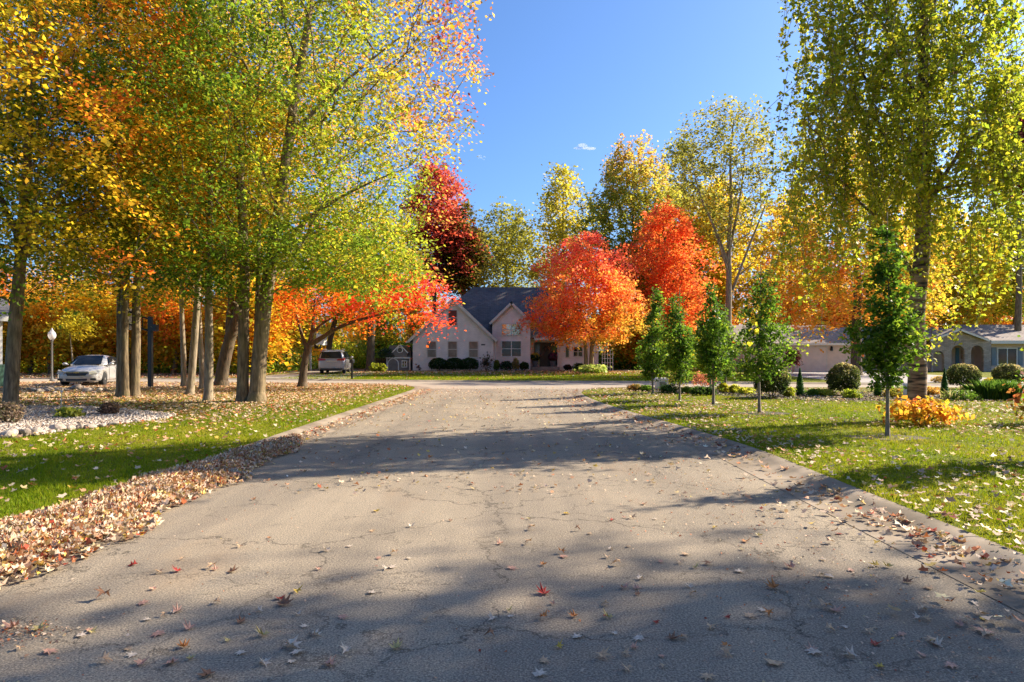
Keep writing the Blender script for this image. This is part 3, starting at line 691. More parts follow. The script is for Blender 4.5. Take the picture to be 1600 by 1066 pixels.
# sparse, rust coloured outer twigs of the tree leaning out behind it
x0, y0, _ = at(345, 604)
rng = np.random.default_rng(44)
tg = envelope(330, 5, 19, prof(6.0), rng, cx=2.4, lump=.2)
tree('maple_tree', 'leaning forked maple with a thick dark trunk behind the slim ones', (x0, y0, LZ),
     [([(0, 0, -.08), (.1, 0, .9), (.42, 0, 2.2), (.75, 0, 3.2), (1.1, .1, 5), (2.6, .2, 9.5), (3.4, .2, 15)], .30), ([(.38, 0, 1.9), (.38, 0, 3.0), (.45, 0, 4.4), (-.3, .4, 8), (-.8, .6, 12)], .17)],
     tg, lerp_col([GREEN, GREEN_Y, (.30, .22, .03), GOLD, ORANGE], .5, .16, .14, (.02, 0, 0)), per=80, sig=.42, lsize=.13, seed=44, bark='bark_dark')
# --- the slim trunks in front
SLIM = [(287, 605, 283, .125, 'slim maple trunk leaning slightly left, first right of the black basketball post', 61), (296, 618, 310, .145, 'slim maple leaning to the right, in front of its straighter neighbours', 62),
        (316, 609, 309, .12, 'thinnest pale maple trunk, leaning left behind the foremost slim one', 63), (325, 628, 326, .145, 'straight slim maple nearest to the road among the thin trunks', 64)]
for px, py, ptop, r_, lab, sd in SLIM:
    x0, y0, _ = at(px, py); s_ = y0 / F; k = (ptop - px) * s_ / 4.3; rng = np.random.default_rng(sd)
    tg = envelope(190, 4.4, 12.5, prof(2.9), rng, cx=k * 6)
    tree('maple_tree', lab, (x0, y0, LZ), [([(0, 0, -.08), (k * 1.4, .05, 1.4), (k * 4.3, 0, 4.3), (k * 5.5, .1, 7.5), (k * 6, .1, 11.5)], r_)], tg,
         lerp_col([GREEN, GREEN_Y, YELLOW, GOLD, ORANGE], .45 + .04 * (sd - 62), .18, .12), per=100, sig=.40, lsize=.11, seed=sd, bark='bark_pale', group='slim maples in a clump on the left lawn')

# --- small red maple, low and spreading
x0, y0, _ = at(472, 606); rng = np.random.default_rng(45)
tg = envelope(170, 2.9, 5.5, [(0, .7), (.3, 1), (.6, .9), (1, .3)], rng, cx=0, lump=.25) * np.array((4.0, 3.0, 1)) + np.array((2.0, 0, 0))
tg = np.concatenate([tg, envelope(80, 2.9, 5.2, [(0, .6), (.5, 1), (1, .5)], rng) * np.array((1.9, 1.6, 1)) + np.array((5.2, -.4, 0)), np.stack([rng.uniform(-1.6, .4, 40), rng.uniform(-1.5, 1.5, 40), rng.uniform(2.8, 4.6, 40)], 1)])
tg = tg[(tg[:, 2] > 3.1 + .55 * np.sin(tg[:, 0] * 1.7 + .6) + .35 * np.sin(tg[:, 1] * 2.1))][::2]
def col45(p, c, l): return pal([(.50, .17, .02), ORANGE, RED_O, (.48, .045, .03), (.50, .07, .08)], .20 + .085 * (p[:, 0] - 1) + .17 * c + .12 * l + .03 * (p[:, 2] - 3.5))
tree('maple_tree', 'small low forked maple with glowing red and coral leaves', (x0, y0, LZ),
     [([(0, 0, -.08), (.06, 0, .7), (.18, 0, 1.5), (.35, 0, 2.0), (.45, .2, 2.9), (.5, .3, 4.2)], .20), ([(.2, 0, 1.75), (-.05, .1, 2.4), (-.35, .2, 3.4), (-.5, .3, 4.4)], .085), ([(.32, 0, 1.9), (1.0, -.1, 2.3), (1.8, -.2, 2.75), (3.2, -.2, 3.2), (5.0, -.4, 3.6)], .12), ([(.45, .2, 2.6), (1.3, .3, 3.2), (2.6, .6, 4.0)], .07)],
     tg, col45, per=72, sig=.36, lsize=.13, seed=45, bark='bark_dark', rise=.15)

# --- big trunks by the van and playhouse, and the leaning one behind the van
x0, y0 = wx(578, 57.5), 57.5; rng = np.random.default_rng(46)
tree('maple_tree', 'thick straight dark trunk standing between the van and the playhouse', (x0, y0, LZ), [(straight(13, .3, 0, .1, 5), .36)], envelope(200, 5.0, 15, prof(4.0), rng), lerp_col([GREEN, GREEN_Y, YELLOW, GOLD], .45, .2, .12), per=55, sig=.6, lsize=.25, seed=46, bark='bark_dark')
x0, y0 = wx(510, 60), 60; rng = np.random.default_rng(47)
tree('maple_tree', 'dark slanting trunk rising behind the parked van', (x0, y0, LZ), [([(0, 0, -.08), (.3, 0, 2.5), (.9, 0, 5), (1.6, .2, 9), (2, .3, 14)], .26)], envelope(170, 4.2, 14, prof(3.4), rng, cx=1.4), lerp_col([GREEN_Y, YELLOW, GOLD, ORANGE], .5, .2, .12), per=50, sig=.6, lsize=.25, seed=47, bark='bark_dark')

# --- dark red tree and the distant ones around the gap of sky
def far_tree(name, label, px, Y, ptop, pbot, halfpx, colfn, seed, ntg=330, per=38, lsize=.28, sig=.55, shape=OVAL, bark='bark', stems=None, trunk=.3, **kw):
    s = Y / F; x0 = wx(px, Y); z1 = wz(ptop, Y) - LZ; z0 = wz(pbot, Y) - LZ; r = halfpx * s
    g = np.random.default_rng(seed)
    ekw = {k: kw.pop(k) for k in ('lump', 'shell', 'cx', 'cy', 'lean', 'squash') if k in kw}
    tg = envelope(ntg, z0, z1, prof(r, shape), g, **ekw)
    return tree(name, label, (x0, Y, LZ), stems or [(straight(z1 * .9, 0, 0, .15, seed), trunk)], tg, colfn, per=per, sig=sig, lsize=lsize, seed=seed, bark=bark, **kw)
far_tree('maple_tree', 'dark maroon maple at the edge of the open sky', 680, 74, 246, 448, 58, lerp_col([(.16, .06, .03), MAROON, (.30, .05, .035), (.34, .07, .04)], .55, .2, .15, (0, 0, .02), (0, 0, 8)), 51, 330, 60, .32, .75)
far_tree('oak_tree', 'dark olive tree left of the house roof', 722, 74, 315, 455, 36, lerp_col([(.05, .05, .012), OLIVE, (.2, .15, .03)], .4, .2, .15), 52, 240, 50, .32, .6)
far_tree('elm_tree', 'hazy yellow green tree directly behind the dark house roof', 790, 86, 314, 470, 60, lerp_col([OLIVE, (.17, .17, .03), (.28, .24, .03)], .5, .2, .15), 53, 300, 34, .36, .8, lump=.25)
far_tree('poplar_tree', 'airy pale yellow poplar between the olive tree and the feathery one', 880, 80, 250, 470, 52, lerp_col([OLIVE, (.27, .25, .03), (.42, .32, .04)], .55, .2, .15), 54, 300, 34, .34, .75, lump=.35, shell=1.6)
# feathery tree: sprays rising outwards
FEATHER = [(0, .8), (.15, 1), (.35, .95), (.55, .78), (.75, .55), (.9, .3), (1, .05)]
def col_feather(p, c, l): return pal([(.13, .17, .025), (.20, .22, .03), (.30, .26, .04), (.40, .24, .06), (.38, .16, .07)], .25 + .045 * (p[:, 2] - 14) + .12 * c + .12 * l)
far_tree('ash_tree', 'tall feathery green tree with rust tinged spires behind the orange maples', 990, 72, 215, 440, 92, col_feather, 55, 620, 26, .27, .33, FEATHER, droop=(1.6, .5, -1.0), strand=4, lump=.1, shell=2.2)
# tall open tree with limbs showing
Y = 60.0; s = Y / F
tall = [([(0, 0, -.08), (0, 0, 4), (.05, 0, 7.5), (.1, .1, 11), (.3, .2, 15), (.2, 0, 19), (.5, 0, 22)], .33), ([(0, 0, 6.0), (.8, .2, 8.0), (2.0, .4, 11), (3.4, .5, 14.5), (4.2, .4, 17.5)], .15), ([(0, 0, 9.2), (-1.0, 0, 12), (-2.4, -.2, 15), (-3.2, 0, 18)], .15), ([(.1, 0, 10.5), (1.0, .6, 14), (1.7, 1, 18), (1.8, 1, 21)], .14), ([(0, 0, 8.6), (-1.0, -1, 10.5), (-2.0, -1.4, 13)], .09), ([(.9, .2, 8.2), (2.4, -.4, 9.7), (4.0, -.6, 11)], .08)]
far_tree('locust_tree', 'tallest open tree showing its grey limbs, behind the young green row', 1138, Y, 158, 405, 88, lerp_col([(.10, .11, .02), (.17, .16, .03), (.27, .21, .04)], .42, .2, .15, (0, 0, .01), (0, 0, 16)), 56, 480, 19, .25, .5, [(0, .25), (.2, .55), (.45, .95), (.7, 1), (.88, .8), (1, .3)], stems=tall, bark='bark_pale', shell=2.4, tip=.0085)
far_tree('maple_tree', 'clear yellow tree glowing low behind the tall open one', 1125, 72, 275, 490, 72, lerp_col([GREEN_Y, (.33, .28, .02), YELLOW, (.48, .33, .025)], .6, .18, .13), 57, 420, 46, .3, .6, lump=.15)
far_tree('maple_tree', 'green gold tree standing between the feathery and the tall open tree', 1068, 78, 200, 480, 58, lerp_col([(.12, .13, .02), (.2, .19, .025), (.32, .25, .03)], .45, .2, .15), 58, 360, 42, .32, .6)
# two orange red maples
def col_m1(p, c, l): return pal([(.26, .20, .03), (.48, .24, .04), (.54, .17, .05), (.54, .115, .05), (.50, .085, .06)], .40 + .075 * (p[:, 2] - 4.6) - .045 * p[:, 0] * (p[:, 2] < 5) + .18 * c + .09 * l)
x0, y0 = wx(921, 52.5), 52.5; rng = np.random.default_rng(59)
tg = envelope(520, 2.5, 11.2, [(0, 3.0), (.12, 4.6), (.35, 4.9), (.6, 4.1), (.8, 2.7), (.95, 1.1), (1, .2)], rng, cx=-.25, lump=.26, shell=1.9)
tree('maple_tree', 'broad coral and orange maple standing in front of the white brick house', (x0, y0, LZ), [([(-.28, 0, -.08), (-.3, 0, 2), (-.6, .2, 4.5), (-1.2, .3, 8)], .17), ([(.12, 0, -.08), (.2, 0, 2), (.3, -.1, 4.5), (.6, 0, 9)], .20), ([(.2, 0, 2.2), (1.5, -.3, 4.0), (2.6, -.3, 6)], .10), ([(-.3, 0, 2.3), (-1.9, -.4, 3.6), (-3.4, -.5, 4.6)], .09)],
     tg, col_m1, per=56, sig=.40, lsize=.19, seed=59)
far_tree('maple_tree', 'upright scarlet orange maple just behind the broad coral one', 1037, 63, 315, 520, 68, lerp_col([(.40, .22, .04), (.50, .16, .04), (.47, .11, .04), (.42, .075, .035)], .45, .2, .14, (0, 0, .02), (0, 0, 8)), 60, 520, 46, .23, .5, [(0, .75), (.2, 1), (.45, .95), (.7, .75), (.88, .45), (1, .08)], bark='bark_dark', lump=.26, shell=1.8)
# --- orange maple by the garage, trunk in front of its wall
far_tree('maple_tree', 'wide amber orange maple overhanging the pink garage', 1338, 47, 165, 505, 132, lerp_col([(.24, .23, .025), (.36, .29, .03), (.43, .27, .03), (.46, .20, .03), (.42, .13, .03)], .42, .2, .14, (-.04, 0, -.045), (0, 0, 8)), 65, 560, 56, .22, .5, [(0, .8), (.1, 1), (.35, .95), (.6, .8), (.85, .5), (1, .1)], bark='bark_dark', trunk=.36)
for px, Y, ptop, pbot, hw, cs, lab, sd in (
    (1490, 64, 330, 505, 80, [GREEN_Y, (.33, .28, .02), YELLOW, GOLD], 'yellow green tree rising above the arched porch', 71),
    (1585, 66, 310, 490, 75, [GREEN, GREEN_Y, (.3, .22, .03)], 'dull green tree above the right wing of the ranch house', 72),
    (1592, 58, 135, 300, 38, [MAROON, (.20, .04, .05), (.2, .12, .03)], 'purple leaved tree high behind the birch', 73),
    (1420, 70, 320, 500, 70, [GREEN_Y, YELLOW, GOLD, ORANGE], 'golden tree behind the middle of the ranch roof', 74),
    (1235, 76, 290, 500, 60, [GREEN_Y, YELLOW, (.48, .33, .025)], 'bright yellow tree behind the garage end', 75)):
    far_tree('maple_tree', lab, px, Y, ptop, pbot, hw, lerp_col(cs, .5, .2, .14), sd, 340, 46, .3, .6)

# --- weeping birch
x0, y0, _ = at(1434, 656); rng = np.random.default_rng(48)
tg = envelope(600, 5.35, 15.5, [(0, 3.5), (.15, 3.9), (.4, 3.3), (.65, 2.4), (.85, 1.5), (1, .3)], rng, lump=.2, shell=1.7, squash=(1, .5))  # crown flattened in depth to narrow the shadow it casts on the road
tg = tg[np.hypot(tg[:, 0], tg[:, 1]) < 4.1 - .22 * np.maximum(0, tg[:, 2] - 8)]
def col48(p, c, l): return pal([GREEN, (.11, .16, .016), GREEN_Y, (.24, .24, .02), (.34, .28, .025), (.40, .27, .03)], .5 + .12 * c + .13 * l - .03 * p[:, 0] - .012 * (p[:, 2] - 6))
tree('birch_tree', 'large weeping birch with drooping green gold strands and a banded trunk', (x0, y0, LZ),
     [([(-.05, 0, -.08), (.0, 0, 1.2), (-.04, 0, 2.6), (.12, 0, 4.2), (.16, .05, 7), (.15, 0, 10), (.2, 0, 15)], .215), ([(.05, 0, 3.2), (-.9, .2, 4.9), (-2.2, .3, 6.0)], .06), ([(.1, 0, 5), (1.1, -.2, 6.6), (2.4, -.3, 7.6)], .06), ([(.1, 0, 7.4), (-1, -.4, 9.2), (-1.9, -.5, 10)], .05)],
     tg, col48, per=9, sig=.15, lsize=.105, seed=48, bark='birch', droop=(2.4, .8, 1.0), strand=7.5, up=.1)

# --- row of columnar young trees
YOUNG = [(1387, 684, 320, 602, 50, 'columnar young tree nearest the camera in front of the birch', 81), (1187, 646, 405, 592, 47, 'second columnar young tree, on its mulch ring before the round dark shrub', 82), (1115, 633, 436, 592, 31, 'columnar young tree third in the row, straight before the teal garden ball', 83),
         (1062, 626, 443, 592, 28, 'columnar young tree fourth in the row', 84), (1020, 616, 446, 592, 24, 'columnar young tree at the far end of the row by the mailbox', 85), (1133, 613, 470, 588, 26, 'columnar young tree set back in the planting bed', 86)]
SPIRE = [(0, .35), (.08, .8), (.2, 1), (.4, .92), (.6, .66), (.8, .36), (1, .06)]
def young(x0, y0, z0, z1, r, lab, sd):
    g = np.random.default_rng(sd); ln = g.normal(0, .10, 2); tg = envelope(int(g.uniform(150, 190)), z0, z1, [(t, q * r * g.uniform(.8, 1.12)) for t, q in SPIRE], g, lump=.28, shell=1.7, lean=tuple(ln))
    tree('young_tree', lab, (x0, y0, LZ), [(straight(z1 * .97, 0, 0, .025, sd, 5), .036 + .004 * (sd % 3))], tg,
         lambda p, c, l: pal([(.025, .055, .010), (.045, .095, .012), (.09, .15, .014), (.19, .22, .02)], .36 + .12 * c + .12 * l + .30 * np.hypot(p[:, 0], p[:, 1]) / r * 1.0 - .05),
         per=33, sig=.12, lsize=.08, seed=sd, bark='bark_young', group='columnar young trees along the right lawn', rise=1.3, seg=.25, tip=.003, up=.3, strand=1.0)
for px, py, pt, pb, hw, lab, sd in YOUNG:
    x0, y0, _ = at(px, py); s = y0 / F
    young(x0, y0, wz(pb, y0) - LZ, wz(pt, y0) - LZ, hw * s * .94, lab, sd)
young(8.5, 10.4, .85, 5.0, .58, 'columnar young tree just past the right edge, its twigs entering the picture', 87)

# --- tall trees just outside the picture on the right, whose shade lies across the road
def shade_tree(x, y, z0, z1, r, lab, sd, n=330, per=48, lsize=.2):
    g = np.random.default_rng(sd)
    tree('maple_tree', lab, (x, y, LZ), [(straight(z1 * .9, 0, 0, .2, sd), .3)], envelope(n, z0, z1, prof(r), g, lump=.25), lerp_col([GREEN, GREEN_Y, GOLD], .5, .2, .12), per=per, sig=.55, lsize=lsize, seed=sd)
SHADE = [(17.0, 7.0, 5.5, 17, 4.6, "tall maple outside the right edge shading the near road", 91), (12.3, 3.8, 4.5, 12.5, 3.8, "second maple outside the right edge beside the camera", 92), (24.5, 12.0, 14, 22.5, 3.3, "tallest maple far outside the right edge", 93)]
for a in SHADE: shade_tree(*a)

# --- the woods: four kinds of slim tree, copied
def wood_proto(sd, h, r, cs, base):
    g = np.random.default_rng(sd); tg = envelope(150, h * .22, h, [(0, .5 * r), (.2, .9 * r), (.5, r), (.8, .7 * r), (1, .1)], g, lump=.3, shell=1.6)
    return tree('woodland_tree', 'x', (0, 0, 0), [(straight(h * .93, g.uniform(-.8, .8), 0, .25, sd), .13 + .05 * (sd % 3))], tg, lerp_col(cs, base, .22, .14), per=34, sig=.7, lsize=.28, seed=sd, bark='bark_dark', tip=.009)
protos = [wood_proto(101, 13, 2.9, [(.20, .19, .02), YELLOW, GOLD, ORANGE], .5), wood_proto(102, 15, 3.2, [GREEN_D, OLIVE, GOLD, ORANGE], .55), wood_proto(103, 11, 2.6, [GREEN, (.2, .2, .02), YELLOW], .5), wood_proto(104, 14, 3.0, [(.30, .18, .02), GOLD, ORANGE, (.4, .10, .02)], .5)]
KN = ['yellow leaved', 'olive and gold leaved', 'yellow green leaved', 'orange leaved']
rw = random.Random(5); used = [False] * 4; spots = []
def try_spot(x0, x1, y0, y1, gap):
    for _ in range(60):
        x, y = rw.uniform(x0, x1), rw.uniform(y0, y1)
        if all((x - a) ** 2 + (y - b) ** 2 > gap * gap for a, b in spots): spots.append((x, y)); return x, y
    return None
ZONES = [(19, -58, -18, 48, 58, 'in the woods behind the left lawn'), (11, -64, -10, 61, 78, 'deep in the woods left of the house'), (9, 11, 19, 66, 82, 'in the woods right of the white house'), (14, 17, 66, 72, 86, 'in the woods behind the ranch house')]
for n_, xa, xb, ya, yb, where in ZONES:
    for i in range(n_):
        p = try_spot(xa, xb, ya, yb, 2.6)
        if not p: continue
        k = rw.choices(range(4), (32, 22, 18, 28))[0]
        o = protos[k] if not used[k] else copy_tree(protos[k]); used[k] = True
        o.location = (p[0], p[1], LZ); o.rotation_euler = (0, 0, rw.uniform(0, 6.28)); s = rw.uniform(.8, 1.15) * (.72 if p[0] < 0 else 1); o.scale = (s, s, s * rw.uniform(.9, 1.1))
        tag(o, f'{KN[k]} slim tree {where}', 'tree', f'{KN[k]} slim trees {where}')
for k in range(4):
    if not used[k]: protos[k].location = (-40 + 3 * k, 62, LZ)
low = [wood_proto(105, 6.5, 2.2, [(.30, .26, .02), YELLOW, GOLD], .55), wood_proto(106, 5.5, 2.0, [GREEN_Y, (.36, .30, .02), GOLD, ORANGE], .5)]
lowx = [-47, -43.5, -40, -37.4, -34.8, -32.2, -30, -27.6, -25.4, -23.4, -21.3, -19.2, -17.6, 10.5, 13, 15.5]
for i, x in enumerate(lowx):
    o = low[i % 2] if i < 2 else copy_tree(low[i % 2]); o.location = (x + rw.uniform(-.8, .8), rw.uniform(47.8, 51.5) if x < 0 else rw.uniform(62, 66), LZ); o.rotation_euler = (0, 0, i * 1.9); s = rw.uniform(.8, 1.2); o.scale = (s, s, s)
    where = 'at the front edge of the left woods' if x < 0 else 'beside the right end of the white house'
    tag(o, f'low {("golden", "yellow green")[i % 2]} understory tree {where}', 'tree', f'low {("golden", "yellow green")[i % 2]} understory trees {where}')
# pale slanted sapling behind the white car
g = np.random.default_rng(110); x0, y0 = wx(117, 45), 45.0
tree('sapling', 'pale bare leaning sapling stem behind the white car', (x0, y0, LZ), [([(0, 0, -.08), (-.15, 0, 1), (-.3, 0, 2.4), (-.45, 0, 3.2)], .07)], envelope(30, 2.6, 4.2, [(0, .5), (.5, 1), (1, .3)], g), lerp_col([GREEN_Y, YELLOW], .6, .2, .1), per=50, sig=.3, lsize=.15, seed=110, bark='bark_pale')

def mass(name, label, n, fx, seed, lsize, cs, base, clump=.3):
    g = np.random.default_rng(seed); pos = fx(g, n); c = np.sin(pos[:, 0] * .55 + 1.7 * np.sin(pos[:, 2] * .4)) * np.sin(pos[:, 2] * .8 + pos[:, 0] * .23)
    col = pal(cs, base + clump * c + g.normal(0, .14, len(pos))) * np.exp(g.normal(0, .2, (len(pos), 1)))
    nr = g.normal(0, .8, pos.shape) + np.array((0, -.1, .4))
    return tag(link(name, scatter(name, KITE, pos, nr, lsize * np.exp(g.normal(0, .25, len(pos))), np.clip(col, 0, .7), M['leaf'], g)), label, 'trees', kind='stuff')
def woods_fx(xa, xb, ya, yb, h):
    def f(g, n):
        x = g.uniform(xa, xb, n); y = g.uniform(ya, yb, n); top = h * (.75 + .25 * np.sin(x * .35) + .12 * np.sin(x * 1.1))
        z = top * g.random(n) ** 1.1 + .3
        keep = g.random(n) < .25 + .75 * (np.sin(x * 1.3 + y) * np.sin(z * 1.1 + x * .4) > -.35)
        return np.stack([x, y, z], 1)[keep]
    return f
mass('far_woods', 'dense far wood of gold and dark green leaves behind the left trees', 26000, woods_fx(-95, -8, 80, 94, 10), 120, .62, [(.12, .12, .015), (.28, .22, .02), YELLOW, GOLD, ORANGE], .5)
mass('far_woods', 'far wood of yellow leaves behind the ranch house', 20000, woods_fx(8, 95, 88, 108, 11), 121, .62, [(.04, .05, .012), OLIVE, (.3, .24, .02), YELLOW], .5)
def under_fx(xa, xb, ya, yb, h):
    def f(g, n):
        x = g.uniform(xa, xb, n); y = g.uniform(ya, yb, n); top = h * (.6 + .3 * np.sin(x * .8 + y) + .25 * np.sin(x * 2.3 + 1) * np.sin(y * 1.7))
        return np.stack([x, y, np.maximum(.08, top * g.random(n)) + LZ], 1)
    return f
mass('undergrowth', 'low green and yellow undergrowth along the edge of the left woods', 38000, under_fx(-56, -17.5, 49.5, 64, 2.0), 122, .20, [(.03, .06, .01), GREEN, GREEN_Y, YELLOW], .42)
mass('undergrowth', 'low shrubby undergrowth behind the van and playhouse', 20000, under_fx(-17.5, -7.5, 63, 76, 3.0), 123, .24, [(.03, .06, .01), GREEN, GREEN_Y, YELLOW], .45)
mass('undergrowth', 'low green undergrowth right of the white house', 16000, under_fx(8.5, 20, 62, 76, 1.8), 124, .22, [(.03, .06, .01), GREEN, GREEN_Y, GOLD], .4)

# trees further up the street behind the viewer: what the windows and cars mirror
for i, (x, y) in enumerate(((-9, -26), (-3.5, -34), (4, -31), (10, -27), (16, -36), (-16, -33), (-24, -28), (23, -29))):
    o = copy_tree(protos[(0, 3, 2, 1)[i % 4]]); o.location = (x, y, LZ); o.rotation_euler = (0, 0, i * 1.1); o.scale = (1.1, 1.1, .95)
    tag(o, f'{KN[(0, 3, 2, 1)[i % 4]]} slim tree back up the street, out of the picture', 'tree', f'{KN[(0, 3, 2, 1)[i % 4]]} slim trees behind the viewer')
# ================================================================== HOUSES
def brickmat(name, c1, c2, mortar, sx=1.0, bw=.22, bh=.075):
    m, nt, b = newmat(name)
    t = N(nt, 'ShaderNodeTexCoord'); sep = N(nt, 'ShaderNodeSeparateXYZ'); nt.links.new(t.outputs['Object'], sep.inputs[0])
    ad = N(nt, 'ShaderNodeMath', operation='ADD'); nt.links.new(sep.outputs[0], ad.inputs[0]); nt.links.new(sep.outputs[1], ad.inputs[1])
    cmb = N(nt, 'ShaderNodeCombineXYZ'); nt.links.new(ad.outputs[0], cmb.inputs[0]); nt.links.new(sep.outputs[2], cmb.inputs[1])
    br = N(nt, 'ShaderNodeTexBrick'); br.inputs['Scale'].default_value = sx; br.inputs['Brick Width'].default_value = bw; br.inputs['Row Height'].default_value = bh
    br.inputs['Mortar Size'].default_value = .008; br.inputs['Color1'].default_value = rgb(c1); br.inputs['Color2'].default_value = rgb(c2); br.inputs['Mortar'].default_value = rgb(mortar)
    nt.links.new(cmb.outputs[0], br.inputs['Vector'])
    n = N(nt, 'ShaderNodeTexNoise'); n.inputs['Scale'].default_value = 1.3; n.inputs['Detail'].default_value = 6; nt.links.new(t.outputs['Object'], n.inputs['Vector'])
    r = ramp(nt, [(.3, (.86, .84, .82)), (.7, (1.08, 1.06, 1.04))]); nt.links.new(n.outputs[0], r.inputs[0])
    nt.links.new(mixc(nt, 1, br.outputs[0], r.outputs[0], 'MULTIPLY'), b.inputs['Base Color']); b.inputs['Roughness'].default_value = .9
    bump(nt, b, br.outputs['Fac'], -.4, .01)
    return m
def shinglemat(name, c1, c2):
    m, nt, b = newmat(name)
    t = N(nt, 'ShaderNodeTexCoord'); sep = N(nt, 'ShaderNodeSeparateXYZ'); nt.links.new(t.outputs['Object'], sep.inputs[0])
    cmb = N(nt, 'ShaderNodeCombineXYZ'); nt.links.new(sep.outputs[0], cmb.inputs[0])
    ad = N(nt, 'ShaderNodeMath', operation='ADD'); nt.links.new(sep.outputs[1], ad.inputs[0]); nt.links.new(sep.outputs[2], ad.inputs[1]); nt.links.new(ad.outputs[0], cmb.inputs[1])
    br = N(nt, 'ShaderNodeTexBrick'); br.inputs['Scale'].default_value = 1; br.inputs['Brick Width'].default_value = .32; br.inputs['Row Height'].default_value = .2; br.inputs['Mortar Size'].default_value = .012
    br.inputs['Color1'].default_value = rgb(c1); br.inputs['Color2'].default_value = rgb(c2); br.inputs['Mortar'].default_value = rgb(tuple(x * .5 for x in c1))
    nt.links.new(cmb.outputs[0], br.inputs['Vector'])
    n = N(nt, 'ShaderNodeTexNoise'); n.inputs['Scale'].default_value = .8; n.inputs['Detail'].default_value = 7; nt.links.new(t.outputs['Object'], n.inputs['Vector'])
    r = ramp(nt, [(.3, (.75, .75, .75)), (.7, (1.2, 1.2, 1.2))]); nt.links.new(n.outputs[0], r.inputs[0])
    nt.links.new(mixc(nt, 1, br.outputs[0], r.outputs[0], 'MULTIPLY'), b.inputs['Base Color']); b.inputs['Roughness'].default_value = .92
    return m
def plain(name, c, rough=.5, metal=0, var=.12, scale=3, spec=None):
    return mottled(name, tuple(x * (1 - var) for x in c), tuple(min(1, x * (1 + var)) for x in c), scale, rough, metal=metal, spec=spec)
M['wbrick'] = brickmat('painted_brick', (.86, .76, .69), (.78, .685, .62), (.66, .58, .53))
M['stone'] = brickmat('grey_ledgestone', (.46, .39, .33), (.30, .255, .22), (.22, .19, .165), bw=.34, bh=.11)
M['pinkwall'] = plain('pinkish_stucco', (.70, .53, .42), .85, var=.06)
M['roof_dark'] = shinglemat('charcoal_shingles', (.075, .072, .08), (.12, .112, .115))
M['roof_tan'] = shinglemat('weathered_shingles', (.235, .195, .175), (.31, .255, .225))
M['trim'] = plain('cream_trim', (.60, .53, .46), .6, var=.06)
M['white'] = plain('white_paint', (.74, .72, .69), .5, var=.05)
M['whitetrim'] = plain('white_trim', (.70, .67, .63), .5, var=.05)
M['siding'] = mottled('pale_siding', (.58, .57, .53), (.68, .66, .62), .6, .6)
M['redblind'] = plain('red_blind', (.16, .018, .012), .5, var=.2)
M['darkwood'] = plain('dark_door', (.03, .021, .016), .4, var=.3)
M['shutter'] = plain('blue_grey_shutter', (.20, .24, .27), .6, var=.1)
M['blue_door'] = plain('blue_door', (.06, .17, .23), .4)
M['black'] = plain('black_paint', (.012, .012, .013), .4, var=.2)
M['greyplay'] = plain('grey_boards', (.20, .18, .17), .8, var=.15)
M['dkgrey'] = plain('dark_grey', (.10, .095, .095), .7, var=.15)
def glassmat(name, c, rough=.04, spec=.8):
    m, nt, b = newmat(name)
    n = N(nt, 'ShaderNodeTexNoise'); n.inputs['Scale'].default_value = 1.4; n.inputs['Detail'].default_value = 3; nt.links.new(coords(nt), n.inputs['Vector'])
    r = ramp(nt, [(.35, tuple(x * .6 for x in c)), (.65, tuple(x * 1.5 for x in c))]); nt.links.new(n.outputs[0], r.inputs[0])
    nt.links.new(r.outputs[0], b.inputs['Base Color']); b.inputs['Roughness'].default_value = rough; b.inputs['Specular IOR Level'].default_value = spec
    b.inputs['IOR'].default_value = 1.6
    return m
M['glass'] = glassmat('window_glass', (.035, .033, .032))
M['curtain_glass'] = glassmat('curtained_glass', (.15, .125, .11), .08)
M['mirror_glass'] = glassmat('reflecting_glass', (.03, .03, .02), .02, 1.0); M['mirror_glass'].node_tree.nodes['Principled BSDF'].inputs['IOR'].default_value = 2.6

def window(parent, x0, x1, z0, z1, y, frame='whitetrim', glass='glass', name='window', nx=1, nz=1, fw=.06, label=None, bar=.035):
    """frame mesh with muntins; pane (a sub-part) set back inside it"""
    m = MB(); f = fw
    m.box(x0, x1, y - .06, y, z0, z0 + f); m.box(x0, x1, y - .06, y, z1 - f, z1)
    m.box(x0, x0 + f, y - .058, y, z0 + f, z1 - f); m.box(x1 - f, x1, y - .058, y, z0 + f, z1 - f)
    for i in range(1, nx): c = x0 + (x1 - x0) * i / nx; m.box(c - bar, c + bar, y - .05, y, z0 + f, z1 - f)
    for i in range(1, nz): c = z0 + (z1 - z0) * i / nz; m.box(x0 + f, x1 - f, y - .047, y, c - bar * .7, c + bar * .7)
    o = m.build(name, M[frame], parent)
    if label: o['label'] = label
    MB().box(x0 + f * .8, x1 - f * .8, y - .022, y + .01, z0 + f * .8, z1 - f * .8).build('pane', M[glass], o)
    return o
def roof_slab(m, quad, th=.16): m.slab(quad, th)

